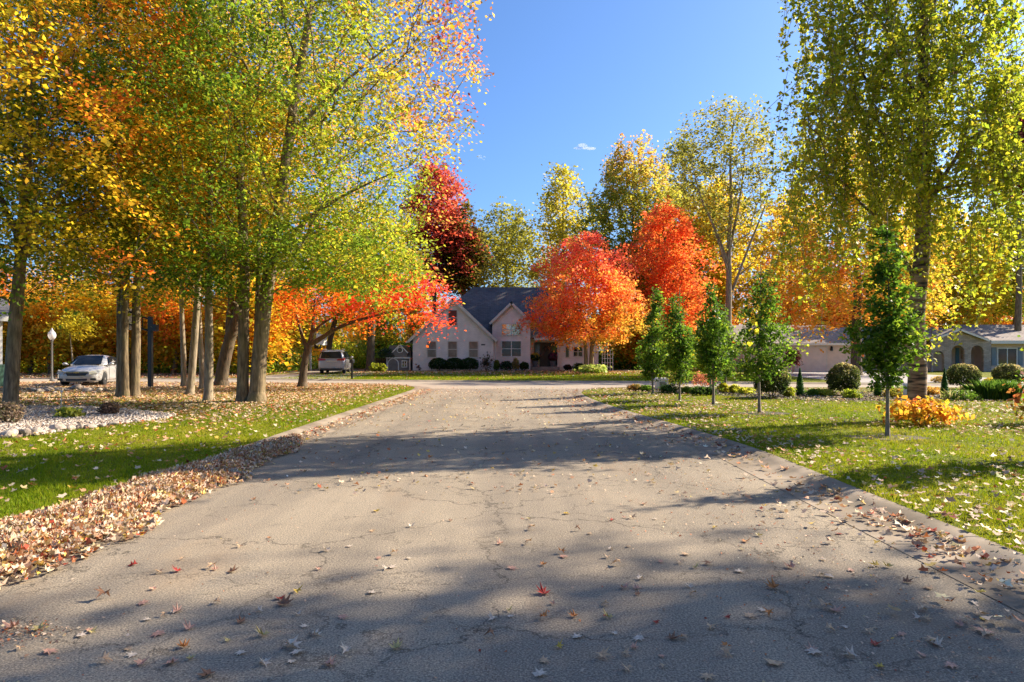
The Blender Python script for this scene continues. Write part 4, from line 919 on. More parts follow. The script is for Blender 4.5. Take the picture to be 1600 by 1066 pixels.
# ---------------- white brick house: origin on the garage front, x is world x
H = thing('brick_house', 'white brick house with steep dark roof and red attic blind facing the road', 'house', (0, 58, LZ))
m = MB(); m.prism([(-8.43, -.3), (-1.58, -.3), (-1.58, 2.75), (-5.0, 6.02), (-8.43, 2.75)], 0, 7.9)
m.box(-8.35, 7.4, 1.9, 12.6, -.3, 2.78)
m.prism([(-1.7, -.3), (1.58, -.3), (1.58, 4.15), (-.05, 5.75), (-1.7, 4.15)], .72, 7.0)
m.box(3.98, 7.5, 1.25, 1.9, -.3, 2.78)
wall = m.build('wall', M['wbrick'], H)
m = MB()
def gable_roof(m, xa, xb, xm, ze, zp, y0, y1, ov=.38, th=.17):
    k = (zp - ze) / (xm - xa); k2 = (zp - ze) / (xb - xm)
    m.slab([(xa - ov, y0, ze - k * ov + .18), (xm, y0, zp + .18), (xm, y1, zp + .18), (xa - ov, y1, ze - k * ov + .18)], th)
    m.slab([(xm, y0, zp + .183), (xb + ov, y0, ze - k2 * ov + .183), (xb + ov, y1, ze - k2 * ov + .183), (xm, y1, zp + .183)], th)
gable_roof(m, -8.43, -1.58, -5.0, 2.75, 6.02, -.35, 8.1)
gable_roof(m, -1.7, 1.58, -.05, 4.15, 5.75, .45, 7.0, .28)
# main hip roof
e, zt, yr = 2.82, 7.75, 7.2
A, B_, C_, D_ = (-8.8, 1.0, e), (7.9, 1.0, e), (7.9, 13.4, e), (-8.8, 13.4, e); R1, R2 = (-3.7, yr, zt), (4.2, yr, zt)
m.slab([A, B_, R2, R1], .15); m.slab([C_, D_, R1, R2], .15); m.slab([D_, A, R1], .15); m.slab([B_, C_, R2], .15)
rf = m.build('roof', M['roof_dark'], H)
m = MB(); m.box(5.2, 6.0, 7.9, 8.7, 5, 8.6); m.box(5.12, 6.08, 7.82, 8.78, 8.6, 8.75); m.build('chimney', M['wbrick'], rf)
m = MB()                                                    # rake and fascia boards
def rake(m, a, b, y, wd=.22, th=.06):
    a, b = Vector((a[0], 0, a[1])), Vector((b[0], 0, b[1])); d = (b - a).normalized(); nn = Vector((d.z, 0, -d.x)) * wd
    if nn.z > 0: nn = -nn
    m.prism([(a.x, a.z), (b.x, b.z), (b.x + nn.x, b.z + nn.z), (a.x + nn.x, a.z + nn.z)], y - th, y)
rake(m, (-8.81, 2.56), (-5.0, 6.19), -.353); rake(m, (-5.0, 6.19), (-1.2, 2.56), -.353)
rake(m, (-1.98, 4.05), (-.05, 5.92), .447, .2); rake(m, (-.05, 5.92), (1.86, 4.05), .447, .2)
m.box(1.9, 7.92, .93, .99, 2.60, 2.84); m.box(-9.0, -8.72, -.35, 8.0, 2.36, 2.5)
m.build('fascia', M['trim'], H)
MB().box(-1.45, -1.36, -.02, .08, 0, 2.55).build('downspout', M['trim'], H)
for a in (-7.25, -5.48, -3.70):
    window(H, a, a + .86, 1.08, 2.52, -.003, 'trim', 'curtain_glass', fw=.07, nz=2)
window(H, -5.46, -4.62, 3.77, 5.18, -.003, 'trim', 'redblind', nz=2, fw=.07, label='attic window filled by a red blind')
window(H, -.92, .82, 2.98, 4.02, .717, 'trim', 'mirror_glass', nx=2, nz=2, label='upper window of the centre gable reflecting trees')
window(H, -.92, .82, 1.15, 2.55, .717, 'whitetrim', 'glass', nx=2, nz=2)
window(H, 4.62, 4.98, 1.08, 2.05, 1.247, 'trim', 'glass', fw=.05)
window(H, 5.3, 6.15, 1.15, 2.05, 1.247, 'trim', 'glass', nx=2, nz=2, fw=.06)
MB().box(-2.62, -2.28, -.03, -.002, 2.14, 2.26).build('number_plate', M['dkgrey'], H)
m = MB(); m.box(1.6, 4.1, .9, 1.9, -.1, .30); m.box(1.75, 3.95, .45, .9, -.1, .14); m.build('porch_step', M['concrete'], H)
m = MB(); m.box(3.94, 4.08, 1.02, 1.16, .30, 2.66); m.box(3.88, 4.14, .96, 1.22, .30, .42); m.build('porch_post', M['trim'], H)
m = MB(); m.box(1.95, 2.05, 1.83, 1.898, .3, 2.42); m.box(3.85, 3.95, 1.83, 1.898, .3, 2.42); m.box(2.05, 3.85, 1.83, 1.898, 2.30, 2.42); m.box(2.42, 2.5, 1.83, 1.898, .3, 2.3); m.box(3.42, 3.5, 1.83, 1.898, .3, 2.3)
d = m.build('door_frame', M['darkwood'], H)
m = MB(); m.box(2.5, 3.42, 1.85, 1.897, .31, 2.3)
for zc in (.45, 1.35):
    for xc in (2.58, 3.0): m.box(xc, xc + .34, 1.83, 1.85, zc, zc + .7)
dr_ = m.build('door', M['darkwood'], H); MB().ball((2.6, 1.81, 1.3), .035).build('handle', M['trim'], dr_)
MB().box(2.05, 2.42, 1.86, 1.896, .5, 2.3).build('sidelight', M['glass'], H); MB().box(3.5, 3.85, 1.86, 1.896, .5, 2.3).build('sidelight', M['glass'], H)
# wreath on the door
m = MB()
for i in range(20):
    a = i * math.pi / 10; m.ball((2.97 + .19 * math.cos(a), 59.78, 1.85 + .19 * math.sin(a) + LZ), .055 + .012 * (i % 3), 6)
tag(m.build('wreath', plain('wreath_twigs', (.05, .035, .02), .9)), 'round dark wreath hanging on the front door of the brick house', 'wreath')

# ---------------- pink ranch house with stone arched porch
RH = thing('ranch_house', 'low pinkish ranch house with garage and grey stone arched porch on the right', 'house', (0, 55, -.06))
m = MB(); m.box(18.6, 27.55, 0, 8, -.2, 2.38); m.box(27.55, 34.3, 3, 8.2, -.2, 2.6); m.box(34.3, 38.55, 1.9, 8.2, -.2, 2.5); m.box(38.55, 60, .35, 8.2, -.2, 2.55)
m.build('wall', M['pinkwall'], RH)
def arch_wall(x0, x1, top, arches, y0, y1, step=.06):
    """stone front with round arched openings; top(x) gives the rake"""
    xs = sorted(set([x0, x1] + [x0 + i * step for i in range(int((x1 - x0) / step) + 1)] + [v for a in arches for v in (a[0], a[1])]))
    def low(x, eps):
        for a, b, spring in arches:
            if a - 1e-6 <= x + eps * 1e-3 <= b + 1e-6:
                c, r = (a + b) / 2, (b - a) / 2; return spring + math.sqrt(max(0, r * r - (x - c) ** 2))
        return -.2
    m = MB()
    for a, b in zip(xs[:-1], xs[1:]):
        if b - a < 1e-5: continue
        la, lb = low(a, 1), low(b, -1); ta, tb = top(a), top(b)
        m.add([(a, y0, la), (b, y0, lb), (b, y0, tb), (a, y0, ta), (a, y1, la), (b, y1, lb), (b, y1, tb), (a, y1, ta)], [(0, 1, 2, 3), (7, 6, 5, 4), (3, 2, 6, 7), (4, 5, 1, 0)])
    for a, b, sp in arches:
        m.add([(a, y0, -.2), (a, y0, sp), (a, y1, sp), (a, y1, -.2)], [(0, 1, 2, 3)]); m.add([(b, y0, -.2), (b, y0, sp), (b, y1, sp), (b, y1, -.2)], [(3, 2, 1, 0)])
    m.add([(x0, y0, -.2), (x0, y0, top(x0)), (x0, y1, top(x0)), (x0, y1, -.2)], [(0, 1, 2, 3)]); m.add([(x1, y0, -.2), (x1, y0, top(x1)), (x1, y1, top(x1)), (x1, y1, -.2)], [(3, 2, 1, 0)])
    return m
PK = (35.7, 3.42)
top = lambda x: PK[1] - abs(x - PK[0]) * .36 if abs(x - PK[0]) < 2.1 else PK[1] - 2.1 * .36
arch_wall(33.6, 38.4, top, [(33.75, 34.62, 1.35), (35.22, 36.26, 1.72), (36.78, 37.8, 1.72)], -.3, -.05).build('porch_arcade', M['stone'], RH)
m = MB(); gable_roof(m, 33.6, 37.8, 35.7, 2.66, 3.42, -.55, 4.5, .25, .10); m.build('porch_roof', M['roof_tan'], RH)
m = MB(); rake(m, (33.3, 2.66), (35.7, 3.56), -.555, .14); rake(m, (35.7, 3.56), (38.1, 2.66), -.555, .14); m.box(38.4, 60, -.32, -.26, 2.36, 2.62); m.box(18.2, 27.9, -.46, -.40, 2.24, 2.42); m.box(28.3, 33.3, 2.5, 2.55, 2.42, 2.6)
m.build('fascia', M['whitetrim'], RH)
m = MB()
m.slab([(18.1, -.42, 2.40), (27.95, -.42, 2.40), (27.95, 5.0, 4.05), (18.1, 5.0, 4.05)], .12); m.slab([(18.1, 5.0, 4.053), (27.95, 5.0, 4.053), (27.95, 9, 2.8), (18.1, 9, 2.8)], .12)
m.slab([(27.95, 2.4, 2.62), (38.2, 2.4, 2.62), (38.2, 6, 3.9), (27.95, 6, 3.9)], .12)
m.slab([(38.2, -.3, 2.62), (60, -.3, 2.62), (60, 5, 4.1), (38.2, 5, 4.1)], .12)
m.build('roof', M['roof_tan'], RH)
m = MB(); m.box(22.78, 22.86, -.05, -.003, -.05, 2.16); m.box(25.3, 25.38, -.05, -.003, -.05, 2.16); m.box(22.86, 25.3, -.05, -.003, 2.08, 2.16)
gd = m.build('garage_door_frame', M['trim'], RH)
m = MB(); m.box(22.86, 25.3, -.03, -.004, 0, 2.08)
for k in range(4):
    for j in range(4): m.box(22.95 + j * .6, 23.45 + j * .6, -.036, -.03, .08 + k * .52, .5 + k * .52)
m.build('garage_door', plain('garage_door_paint', (.66, .52, .44), .6, var=.05), RH)
window(RH, 39.3, 40.95, .62, 2.05, .347, 'white', 'glass', nx=2, fw=.08, label='wide white framed window between blue grey shutters')
for a in (38.86, 41.0):
    m = MB(); m.box(a, a + .38, .29, .347, .6, 2.07)
    for k in range(12): m.box(a + .05, a + .33, .28, .29, .68 + k * .115, .74 + k * .115)
    m.build('shutter', M['shutter'], RH)
window(RH, 31.9, 33.2, .7, 2.0, 2.997, 'white', 'glass', nx=2, fw=.07)
m = MB(); m.box(31.3, 31.75, 2.94, 2.996, .6, 2.05); m.build('shutter', M['shutter'], RH)
m = MB(); m.box(36.95, 37.25, 1.84, 1.897, 0, 2.05); fd = m.build('door', M['blue_door'], RH)
# lantern on the garage wall
ln = thing('wall_lantern', 'small dark lantern mounted on the wall right of the garage door', 'lantern', (25.72, 54.93, 1.78))
m = MB(); m.lathe([(.02, .34), (.11, .22), (.10, .2), (.12, -.02), (.05, -.06)], 8); m.build('cage', M['black'], ln); MB().box(-.02, .02, 0, .07, .0, .1).build('bracket', M['black'], ln)
# wreaths / fall decoration in the right arch
m = MB()
for i in range(26):
    m.ball((37.55 + .09 * math.sin(i * 2.4), 56.75, 1.05 + i * .033), .06 + .03 * math.sin(i), 6)
tag(m.build('garland', plain('dried_garland', (.16, .07, .035), .9)), 'hanging dried brown garland inside the right porch arch', 'garland')
po = thing('potted_mum', 'potted rusty red mum inside the right porch arch', 'plant', (37.35, 56.0, -.05))
MB().lathe([(.14, 0), (.20, .32), (.22, .34), (.18, .34)], 12).build('pot', M['dkgrey'], po)
g = np.random.default_rng(140); d = g.normal(size=(300, 3)); d /= np.linalg.norm(d, axis=1, keepdims=True)
link('blossoms', scatter('blossoms', KITE, d * .28 + np.array((0, 0, .6)), d, .12 * np.ones(300), pal([(.3, .05, .03), (.4, .1, .04)], g.random(300)), M['leaf'], g), po)

# ---------------- left neighbour: corner of a house with siding
NH = thing('siding_house', 'corner of a pale sided house with dark eaves at the left edge', 'house', (-23.35, 31.2, LZ), R(40))
m = MB(); m.box(-14, 0, 0, 9, -.2, 3.05)
for k in range(20): m.box(-14, .012, -.012, 9.01, .05 + k * .15, .165 + k * .15)
m.build('wall', M['siding'], NH)
MB().box(-.10, .05, -.03, .1, -.1, 3.05).build('corner_board', M['white'], NH)
m = MB(); m.slab([(-14.4, -.5, 3.2), (.45, -.5, 3.2), (.45, 4.5, 4.4), (-14.4, 4.5, 4.4)], .12); m.slab([(-14.4, 4.5, 4.403), (.45, 4.5, 4.403), (.45, 9.5, 3.2), (-14.4, 9.5, 3.2)], .12); m.build('roof', M['roof_dark'], NH)
m = MB(); m.box(-14.4, .46, -.56, -.505, 3.0, 3.22); m.build('fascia', M['white'], NH); MB().box(-14.3, .4, -.5, 0, 3.03, 3.06).build('soffit', M['white'], NH)
bn = thing('wheeled_bin', 'green wheeled rubbish bin by the corner of the sided house', 'bin', (-23.05, 30.5, LZ))
M['bin'] = plain('green_plastic', (.03, .075, .055), .45)
m = MB(); m.add([(-.24, -.26, .06), (.24, -.26, .06), (.24, .26, .06), (-.24, .26, .06), (-.30, -.34, .98), (.30, -.34, .98), (.30, .34, .98), (-.30, .34, .98)], [(0, 3, 2, 1), (4, 5, 6, 7), (0, 1, 5, 4), (1, 2, 6, 5), (2, 3, 7, 6), (3, 0, 4, 7)]); m.build('body', M['bin'], bn)
m = MB(); m.box(-.32, .32, -.38, .36, .98, 1.05); m.build('lid', M['bin'], bn); MB().tube((-.28, .42, 1.0), (.28, .42, 1.0), .02).build('handle', M['black'], bn)
for sx in (-.26, .26): MB().lathe([(.13, -.03), (.13, .03)], 14, (sx, .28, .13), 'x').build('wheel', M['black'], bn)

# ---------------- playhouse
PH = thing('playhouse', 'little grey playhouse with white trimmed arched door and dormer left of the brick house', 'playhouse', (-10.75, 58.6, LZ))
m = MB(); m.box(0, 2.0, 0, 1.6, -.1, 1.1); m.prism([(0.03, 1.1), (1.97, 1.1), (1.0, 1.95)], .02, 1.58); m.prism([(.55, 1.1), (1.75, 1.1), (1.75, 1.6), (1.15, 2.2), (.55, 1.6)], -.1, .4); m.build('wall', M['greyplay'], PH)
m = MB(); m.slab([(-.1, -.12, 1.12), (2.1, -.12, 1.12), (1.9, .8, 2.15), (.1, .8, 2.15)], .06); m.slab([(2.1, 1.72, 1.12), (-.1, 1.72, 1.12), (.1, .8, 2.152), (1.9, .8, 2.152)], .06)
m.slab([(.45, -.16, 1.55), (1.15, -.16, 2.25), (1.15, .5, 2.25), (.45, .5, 1.55)], .05); m.slab([(1.15, -.16, 2.252), (1.85, -.16, 1.55), (1.85, .5, 1.55), (1.15, .5, 2.252)], .05); m.build('roof', M['dkgrey'], PH)
m = MB(); rake(m, (.42, 1.53), (1.15, 2.26), -.165, .09, .03); rake(m, (1.15, 2.26), (1.88, 1.53), -.165, .09, .03); m.box(-.03, .06, -.04, -.003, -.05, 1.1); m.box(1.94, 2.03, -.04, -.003, -.05, 1.1); m.box(-.05, 2.05, -.13, -.05, 1.02, 1.12); m.build('trim', M['white'], PH)
m = MB(); xc, rr_ = .55, .42
pts = [(xc - rr_, 0), (xc + rr_, 0)] + [(xc + rr_ * math.cos(R(a)), .55 + rr_ * math.sin(R(a))) for a in range(0, 181, 15)]
m.prism(pts, -.03, -.004); dd = m.build('door', M['greyplay'], PH)
m = MB()
for a in range(0, 180, 15):
    c = [(xc + q * math.cos(R(t)), .55 + q * math.sin(R(t))) for q, t in ((rr_, a), (rr_ + .07, a), (rr_ + .07, a + 15), (rr_, a + 15))]; m.prism(c, -.05, -.005)
m.box(xc - rr_ - .07, xc - rr_, -.05, -.005, 0, .55); m.box(xc + rr_, xc + rr_ + .07, -.05, -.005, 0, .55); m.build('door_frame', M['white'], PH)
window(PH, 1.28, 1.75, .25, .85, -.004, 'white', 'glass', nx=2, nz=2, fw=.06, bar=.02)
m = MB(); m.lathe([(.27, -.02), (.27, .03)], 16, (1.15, -.12, 1.75), 'y'); o = m.build('round_window', M['white'], PH)
m = MB(); m.lathe([(.2, -.03), (.2, .0)], 16, (1.15, -.13, 1.75), 'y'); m.build('pane', M['glass'], o)
# brown fence panel beside it
fx = wx(590, 59.2)
m = MB()
for i in range(8): m.box(fx - .2 + i * .16, fx - .06 + i * .16, 59.2, 59.23, -.02, 1.12)
m.box(fx - .2, fx + 1.1, 59.23, 59.26, .3, .4); m.box(fx - .2, fx + 1.1, 59.23, 59.26, .8, .9)
tag(m.build('fence_panel', plain('brown_boards', (.055, .035, .025), .8)), 'short dark brown board fence between thick trunk and playhouse', 'fence')

# ================================================================== VEHICLES
M['silver'] = plain('silver_paint', (.43, .425, .42), .30, .25, .02); M['silver'].node_tree.nodes['Principled BSDF'].inputs['Coat Weight'].default_value = .5
M['vangrey'] = plain('grey_paint', (.34, .33, .335), .30, .35, .02); M['vangrey'].node_tree.nodes['Principled BSDF'].inputs['Coat Weight'].default_value = .5
M['tyre'] = plain('rubber', (.016, .016, .017), .85)
M['rim'] = plain('alloy', (.5, .5, .51), .3, .7, .05)
M['carglass'] = glassmat('tinted_glass', (.010, .013, .018), .06, .25)
M['lamp'] = glassmat('lamp_glass', (.24, .24, .21), .12, .8)
M['redlamp'] = plain('red_lamp', (.30, .012, .02), .2)
M['gold'] = plain('gold_badge', (.5, .36, .12), .3, .6)
M['chrome'] = plain('chrome', (.7, .7, .7), .15, .9, .02)

def loft(sections, caps=True):
    m = MB(); k = len(sections[0]); vs = [p for s in sections for p in s]
    fs = [(i * k + j, i * k + (j + 1) % k, (i + 1) * k + (j + 1) % k, (i + 1) * k + j) for i in range(len(sections) - 1) for j in range(k)]
    if caps: fs += [tuple(range(k - 1, -1, -1)), tuple((len(sections) - 1) * k + j for j in range(k))]
    return m.add(vs, fs)
def apply_mods(o):
    dg = bpy.context.evaluated_depsgraph_get(); dg.update()
    me = bpy.data.meshes.new_from_object(o.evaluated_get(dg)); old = o.data; o.modifiers.clear(); o.data = me; me.name = o.name
    me.polygons.foreach_set('use_smooth', [True] * len(me.polygons)); me.update()
def body_section(x, w, zb, zs, zt, wt):
    half = [(w * .86, zb), (w * .97, zb + .08), (w, zb + (zs - zb) * .5), (w * .99, zs - .08), (w * .95, zs), (wt, zt - .02), (wt * .5, zt + .012)]
    return [(x, -y, z) for y, z in half] + [(x, y, z) for y, z in reversed(half)]
def vehicle(name, label, loc, rz, paint, stations, cabin, glass, wheels, wr, extras, cat='car'):
    root = thing(name, label, cat, loc, rz)
    b = loft([body_section(*s) for s in stations]).build('body', paint, root)
    sd = b.modifiers.new('s', 'SUBSURF'); sd.levels = sd.render_levels = 2
    # wheel wells
    cm = MB()
    for x in wheels:
        for s in (-1, 1): cm.lathe([(wr + .055, -.16), (wr + .055, .3)] if s > 0 else [(wr + .055, -.3), (wr + .055, .16)], 24, (x, s * .86, wr), 'y')
    cut = cm.build('cut', None); cut.location = root.location; cut.rotation_euler = root.rotation_euler
    cut.parent = root; cut.location = (0, 0, 0); cut.rotation_euler = (0, 0, 0)
    bo = b.modifiers.new('b', 'BOOLEAN'); bo.operation = 'DIFFERENCE'; bo.object = cut; bo.solver = 'EXACT'
    bpy.context.view_layer.update(); apply_mods(b); bpy.data.objects.remove(cut)
    # cabin: stations (x, half width at roof line, z roof); sides lean in from the belt
    belt_w, belt_z, st = cabin
    def csec(x, wr_, z, wb): return [(x, -wb, belt_z - .04), (x, -wb + .015, belt_z + (z - belt_z) * .35), (x, -wr_, z - .05), (x, -wr_ * .55, z), (x, wr_ * .55, z), (x, wr_, z - .05), (x, wb - .015, belt_z + (z - belt_z) * .35), (x, wb, belt_z - .04)]
    c = loft([csec(*s) for s in st]).build('roof', paint, root); sd = c.modifiers.new('s', 'SUBSURF'); sd.levels = sd.render_levels = 1
    bpy.context.view_layer.update(); apply_mods(c)
    for nm, quad in glass:
        MB().slab(quad, .02).build(nm, M['carglass'], root)
    for x in wheels:
        for s in (-1, 1):
            t = MB(); t.lathe([(wr * .62, -.1), (wr * .94, -.105), (wr, -.07), (wr, .07), (wr * .94, .105), (wr * .62, .1)], 28, (x, s * .79, wr), 'y'); ty = t.build('wheel', M['tyre'], root, True)
            q = MB(); yy = s * .79 + s * .085
            q.lathe([(wr * .63, -.012), (wr * .66, .012), (wr * .58, .014), (wr * .57, -.01)], 28, (x, yy, wr), 'y')
            q.lathe([(wr * .16, -.015), (wr * .16, .02)], 12, (x, yy, wr), 'y')
            for k in range(5):
                a = k * 2 * math.pi / 5 + .3; ca, sa = math.cos(a), math.sin(a); ww = wr * .11
                pts = [(x + ca * wr * .12 - sa * ww, wr + sa * wr * .12 + ca * ww), (x + ca * wr * .6 - sa * ww * .8, wr + sa * wr * .6 + ca * ww * .8), (x + ca * wr * .6 + sa * ww * .8, wr + sa * wr * .6 - ca * ww * .8), (x + ca * wr * .12 + sa * ww, wr + sa * wr * .12 - ca * ww)]
                q.prism(pts, yy - .012, yy + .012)
            q.build('rim', M['rim'], ty)
            MB().lathe([(wr * .58, -.01), (wr * .58, 0)], 20, (x, s * .79 + s * .05, wr), 'y').build('brake_disc', M['dkgrey'], ty)
    extras(root)
    return root
def pan(pts, th=.02): return MB().slab(pts, th)

# white-silver sedan, front towards the camera: local +x is forward
ss = [(-2.30, .70, .42, .72, .86, .5), (-2.22, .82, .28, .84, .98, .62), (-1.95, .88, .22, .92, 1.04, .66), (-1.5, .9, .20, .93, 1.03, .66), (-.6, .905, .19, .92, 1.0, .66), (.5, .905, .19, .90, .98, .66), (1.0, .90, .19, .87, .97, .66), (1.55, .895, .20, .80, .89, .60), (1.95, .88, .20, .72, .80, .55), (2.2, .80, .21, .64, .70, .48), (2.32, .62, .26, .56, .60, .36)]
ssc = (.86, .93, [(-1.75, .60, 1.02, .72), (-1.45, .60, 1.17, .82), (-.95, .61, 1.40, .855), (-.3, .62, 1.475, .865), (.1, .61, 1.45, .865), (.5, .60, 1.26, .86), (.98, .58, .98, .80)])
sg = [('windshield', [(.93, -.60, 1.02), (.93, .60, 1.02), (.19, .50, 1.43), (.19, -.50, 1.43)]), ('rear_window', [(-1.72, .55, 1.07), (-1.72, -.55, 1.07), (-1.0, -.48, 1.41), (-1.0, .48, 1.41)])]
for s in (-1, 1):
    sg += [('side_window', [(.66, s * .868, .99), (-.28, s * .872, .99), (-.28, s * .685, 1.385), (.12, s * .69, 1.365)]), ('side_window', [(-.36, s * .872, .99), (-1.28, s * .85, 1.02), (-.98, s * .70, 1.33), (-.36, s * .688, 1.385)])]
def sedan_extras(r):
    def gr(z0, z1, w0, w1, x, name, mat):
        MB().prism([(-w0, z0), (w0, z0), (w1, z1), (-w1, z1)], -.03, .03)
        m = MB(); m.add([(x, -w0, z0), (x, w0, z0), (x - .02, w1, z1), (x - .02, -w1, z1), (x - .12, -w0, z0), (x - .12, w0, z0), (x - .14, w1, z1), (x - .14, -w1, z1)], [(0, 1, 2, 3), (7, 6, 5, 4), (0, 4, 5, 1), (3, 2, 6, 7), (0, 3, 7, 4), (1, 5, 6, 2)])
        return m.build(name, mat, r)
    g_ = gr(.50, .645, .36, .46, 2.315, 'grille', M['black']); gr(.655, .70, .47, .43, 2.285, 'upper_grille', M['black']); gr(.27, .37, .42, .44, 2.325, 'lower_grille', M['black'])
    m = MB(); m.box(2.30, 2.325, -.47, .47, .642, .662); m.box(2.31, 2.335, -.4, .4, .488, .502); m.build('grille_bar', M['chrome'], g_)
    m = MB(); m.add([(2.335, -.11, .63), (2.335, .11, .63), (2.335, .10, .675), (2.335, -.10, .675), (2.31, -.11, .63), (2.31, .11, .63), (2.31, .10, .675), (2.31, -.10, .675)], [(0, 1, 2, 3), (4, 7, 6, 5), (0, 4, 5, 1), (2, 6, 7, 3), (0, 3, 7, 4), (1, 5, 6, 2)]); m.box(2.336, 2.34, -.035, .035, .618, .687); m.build('emblem', M['gold'], r)
    for s in (-1, 1):
        m = MB(); m.add([(2.335, s * .52, .56), (2.18, s * .845, .59), (1.82, s * .915, .73), (1.86, s * .87, .785), (2.18, s * .66, .735), (2.30, s * .52, .69),
                         (2.1, s * .45, .55), (1.95, s * .7, .58), (1.7, s * .78, .72), (1.75, s * .74, .74), (2.0, s * .55, .70), (2.1, s * .45, .66)], [(0, 1, 2, 3, 4, 5), (11, 10, 9, 8, 7, 6)] + [(i, (i + 1) % 6, (i + 1) % 6 + 6, i + 6) for i in range(6)]); m.build('headlight', M['lamp'], r)
        m = MB(); m.box(2.16, 2.285, s * .67 - .11, s * .67 + .11, .29, .38); m.build('fog_light', M['black'], r)
        m = MB(); m.ball((.72, s * 1.0, 1.03), .11, 10, .62); m.box(.68, .76, min(s * .86, s * .95), max(s * .86, s * .95), .98, 1.02); m.build('mirror', M['silver'], r, True)
        m = MB(); m.box(-.34, -.24, s * .905 - .008, s * .905 + .008, .80, .83); m.box(-1.2, -1.1, s * .90 - .008, s * .90 + .008, .82, .85); m.build('door_handle', M['silver'], r)
        m = MB()
        for x in (-.31, .72): m.box(x - .006, x + .006, s * .906 - .004, s * .906 + .004, .28, .9)
        m.build('door_seam', M['black'], r)
        MB().box(-2.3, -2.1, s * .72 - .1, s * .72 + .1, .72, .86).build('tail_light', M['redlamp'], r)
    m = MB(); m.box(2.33, 2.345, -.2, .2, .41, .485); m.build('license_plate', M['silver'], r)
vehicle('parked_car', 'silver white sedan parked facing the camera behind the low stone wall', (wx(126, 32.6), 33.6, LZ + .006), math.atan2(-.97, .25), M['silver'], ss, ssc, sg, (-1.42, 1.30), .325, sedan_extras)

# grey minivan, rear towards the camera
vs_ = [(-2.52, .84, .40, .86, .98, .7), (-2.46, .93, .30, 1.0, 1.08, .78), (-2.2, .975, .24, 1.05, 1.12, .80), (-1.2, .985, .22, 1.03, 1.12, .80), (.6, .985, .22, 1.0, 1.09, .80), (1.2, .975, .22, .96, 1.06, .76), (1.75, .96, .22, .88, .98, .70), (2.2, .92, .23, .76, .86, .6), (2.46, .80, .28, .66, .72, .5), (2.55, .66, .34, .58, .62, .4)]
vsc = (.94, 1.03, [(-2.50, .70, 1.20, .80), (-2.42, .73, 1.50, .88), (-2.2, .74, 1.68, .91), (-1.4, .755, 1.745, .935), (0, .75, 1.75, .94), (.55, .72, 1.68, .935), (1.0, .68, 1.42, .92), (1.55, .64, 1.06, .86)])
vg = [('windshield', [(1.50, -.66, 1.10), (1.50, .66, 1.10), (.68, .58, 1.62), (.68, -.58, 1.62)]), ('rear_window', [(-2.535, .74, 1.13), (-2.535, -.74, 1.13), (-2.40, -.66, 1.60), (-2.40, .66, 1.60)])]
for s in (-1, 1):
    vg += [('side_window', [(1.0, s * .955, 1.11), (.1, s * .958, 1.11), (.1, s * .80, 1.62), (.5, s * .80, 1.58)]), ('side_window', [(.0, s * .958, 1.11), (-1.05, s * .955, 1.12), (-1.05, s * .80, 1.63), (.0, s * .80, 1.62)]), ('side_window', [(-1.15, s * .955, 1.13), (-2.2, s * .92, 1.17), (-2.1, s * .80, 1.57), (-1.15, s * .80, 1.63)])]
def van_extras(r):
    for s in (-1, 1):
        m = MB(); y = lambda a: s * a
        m.add([(-2.54, y(.40), .98), (-2.50, y(.88), .96), (-2.34, y(.965), 1.02), (-2.34, y(.955), 1.14), (-2.48, y(.86), 1.13), (-2.54, y(.40), 1.06), (-2.4, y(.40), .98), (-2.35, y(.8), .98), (-2.2, y(.88), 1.02), (-2.2, y(.88), 1.12), (-2.3, y(.8), 1.12), (-2.4, y(.40), 1.06)], [(0, 1, 2, 3, 4, 5), (11, 10, 9, 8, 7, 6)] + [(i, (i + 1) % 6, (i + 1) % 6 + 6, i + 6) for i in range(6)]); m.build('tail_light', M['redlamp'], r)
        m = MB(); m.box(-2.1, .1, s * .66 - .02, s * .66 + .02, 1.765, 1.80)
        for x in (-2.0, -.9, .05): m.box(x - .03, x + .03, s * .66 - .018, s * .66 + .018, 1.70, 1.765)
        m.build('roof_rail', M['dkgrey'], r)
        m = MB(); m.ball((.98, s * 1.09, 1.17), .12, 10, .7); m.box(.95, 1.01, min(s * .93, s * 1.03), max(s * .93, s * 1.03), 1.10, 1.14); m.build('mirror', M['vangrey'], r, True)
        m = MB()
        for x in (-1.1, .05, .95): m.box(x - .006, x + .006, s * .987 - .004, s * .987 + .004, .34, 1.02)
        m.build('door_seam', M['black'], r)
        m = MB(); m.box(2.3, 2.42, s * .70 - .15, s * .70 + .12, .62, .74); m.build('headlight', M['lamp'], r)
    m = MB(); m.box(-2.56, -2.44, -.78, .78, .30, .40); m.build('lower_bumper', M['black'], r)
    m = MB(); m.box(-2.545, -2.50, -.40, .40, .905, .935); m.build('tailgate_trim', M['chrome'], r)
    m = MB(); m.box(-2.55, -2.51, -.16, .16, .74, .86); m.build('license_plate', M['vangrey'], r)
    m = MB(); m.box(-2.56, -2.30, -.66, .66, 1.655, 1.69); m.build('spoiler', M['vangrey'], r)
    m = MB(); m.tube((-2.555, .0, 1.16), (-2.50, .34, 1.24), .012, n=5); m.build('wiper', M['black'], r)
vehicle('parked_minivan', 'grey minivan parked with its back to the road in the far driveway', (wx(527, 51.5) - .1, 51.4, LZ + .008), math.atan2(.985, -.13), M['vangrey'], vs_, vsc, vg, (-1.55, 1.48), .345, van_extras, 'minivan')

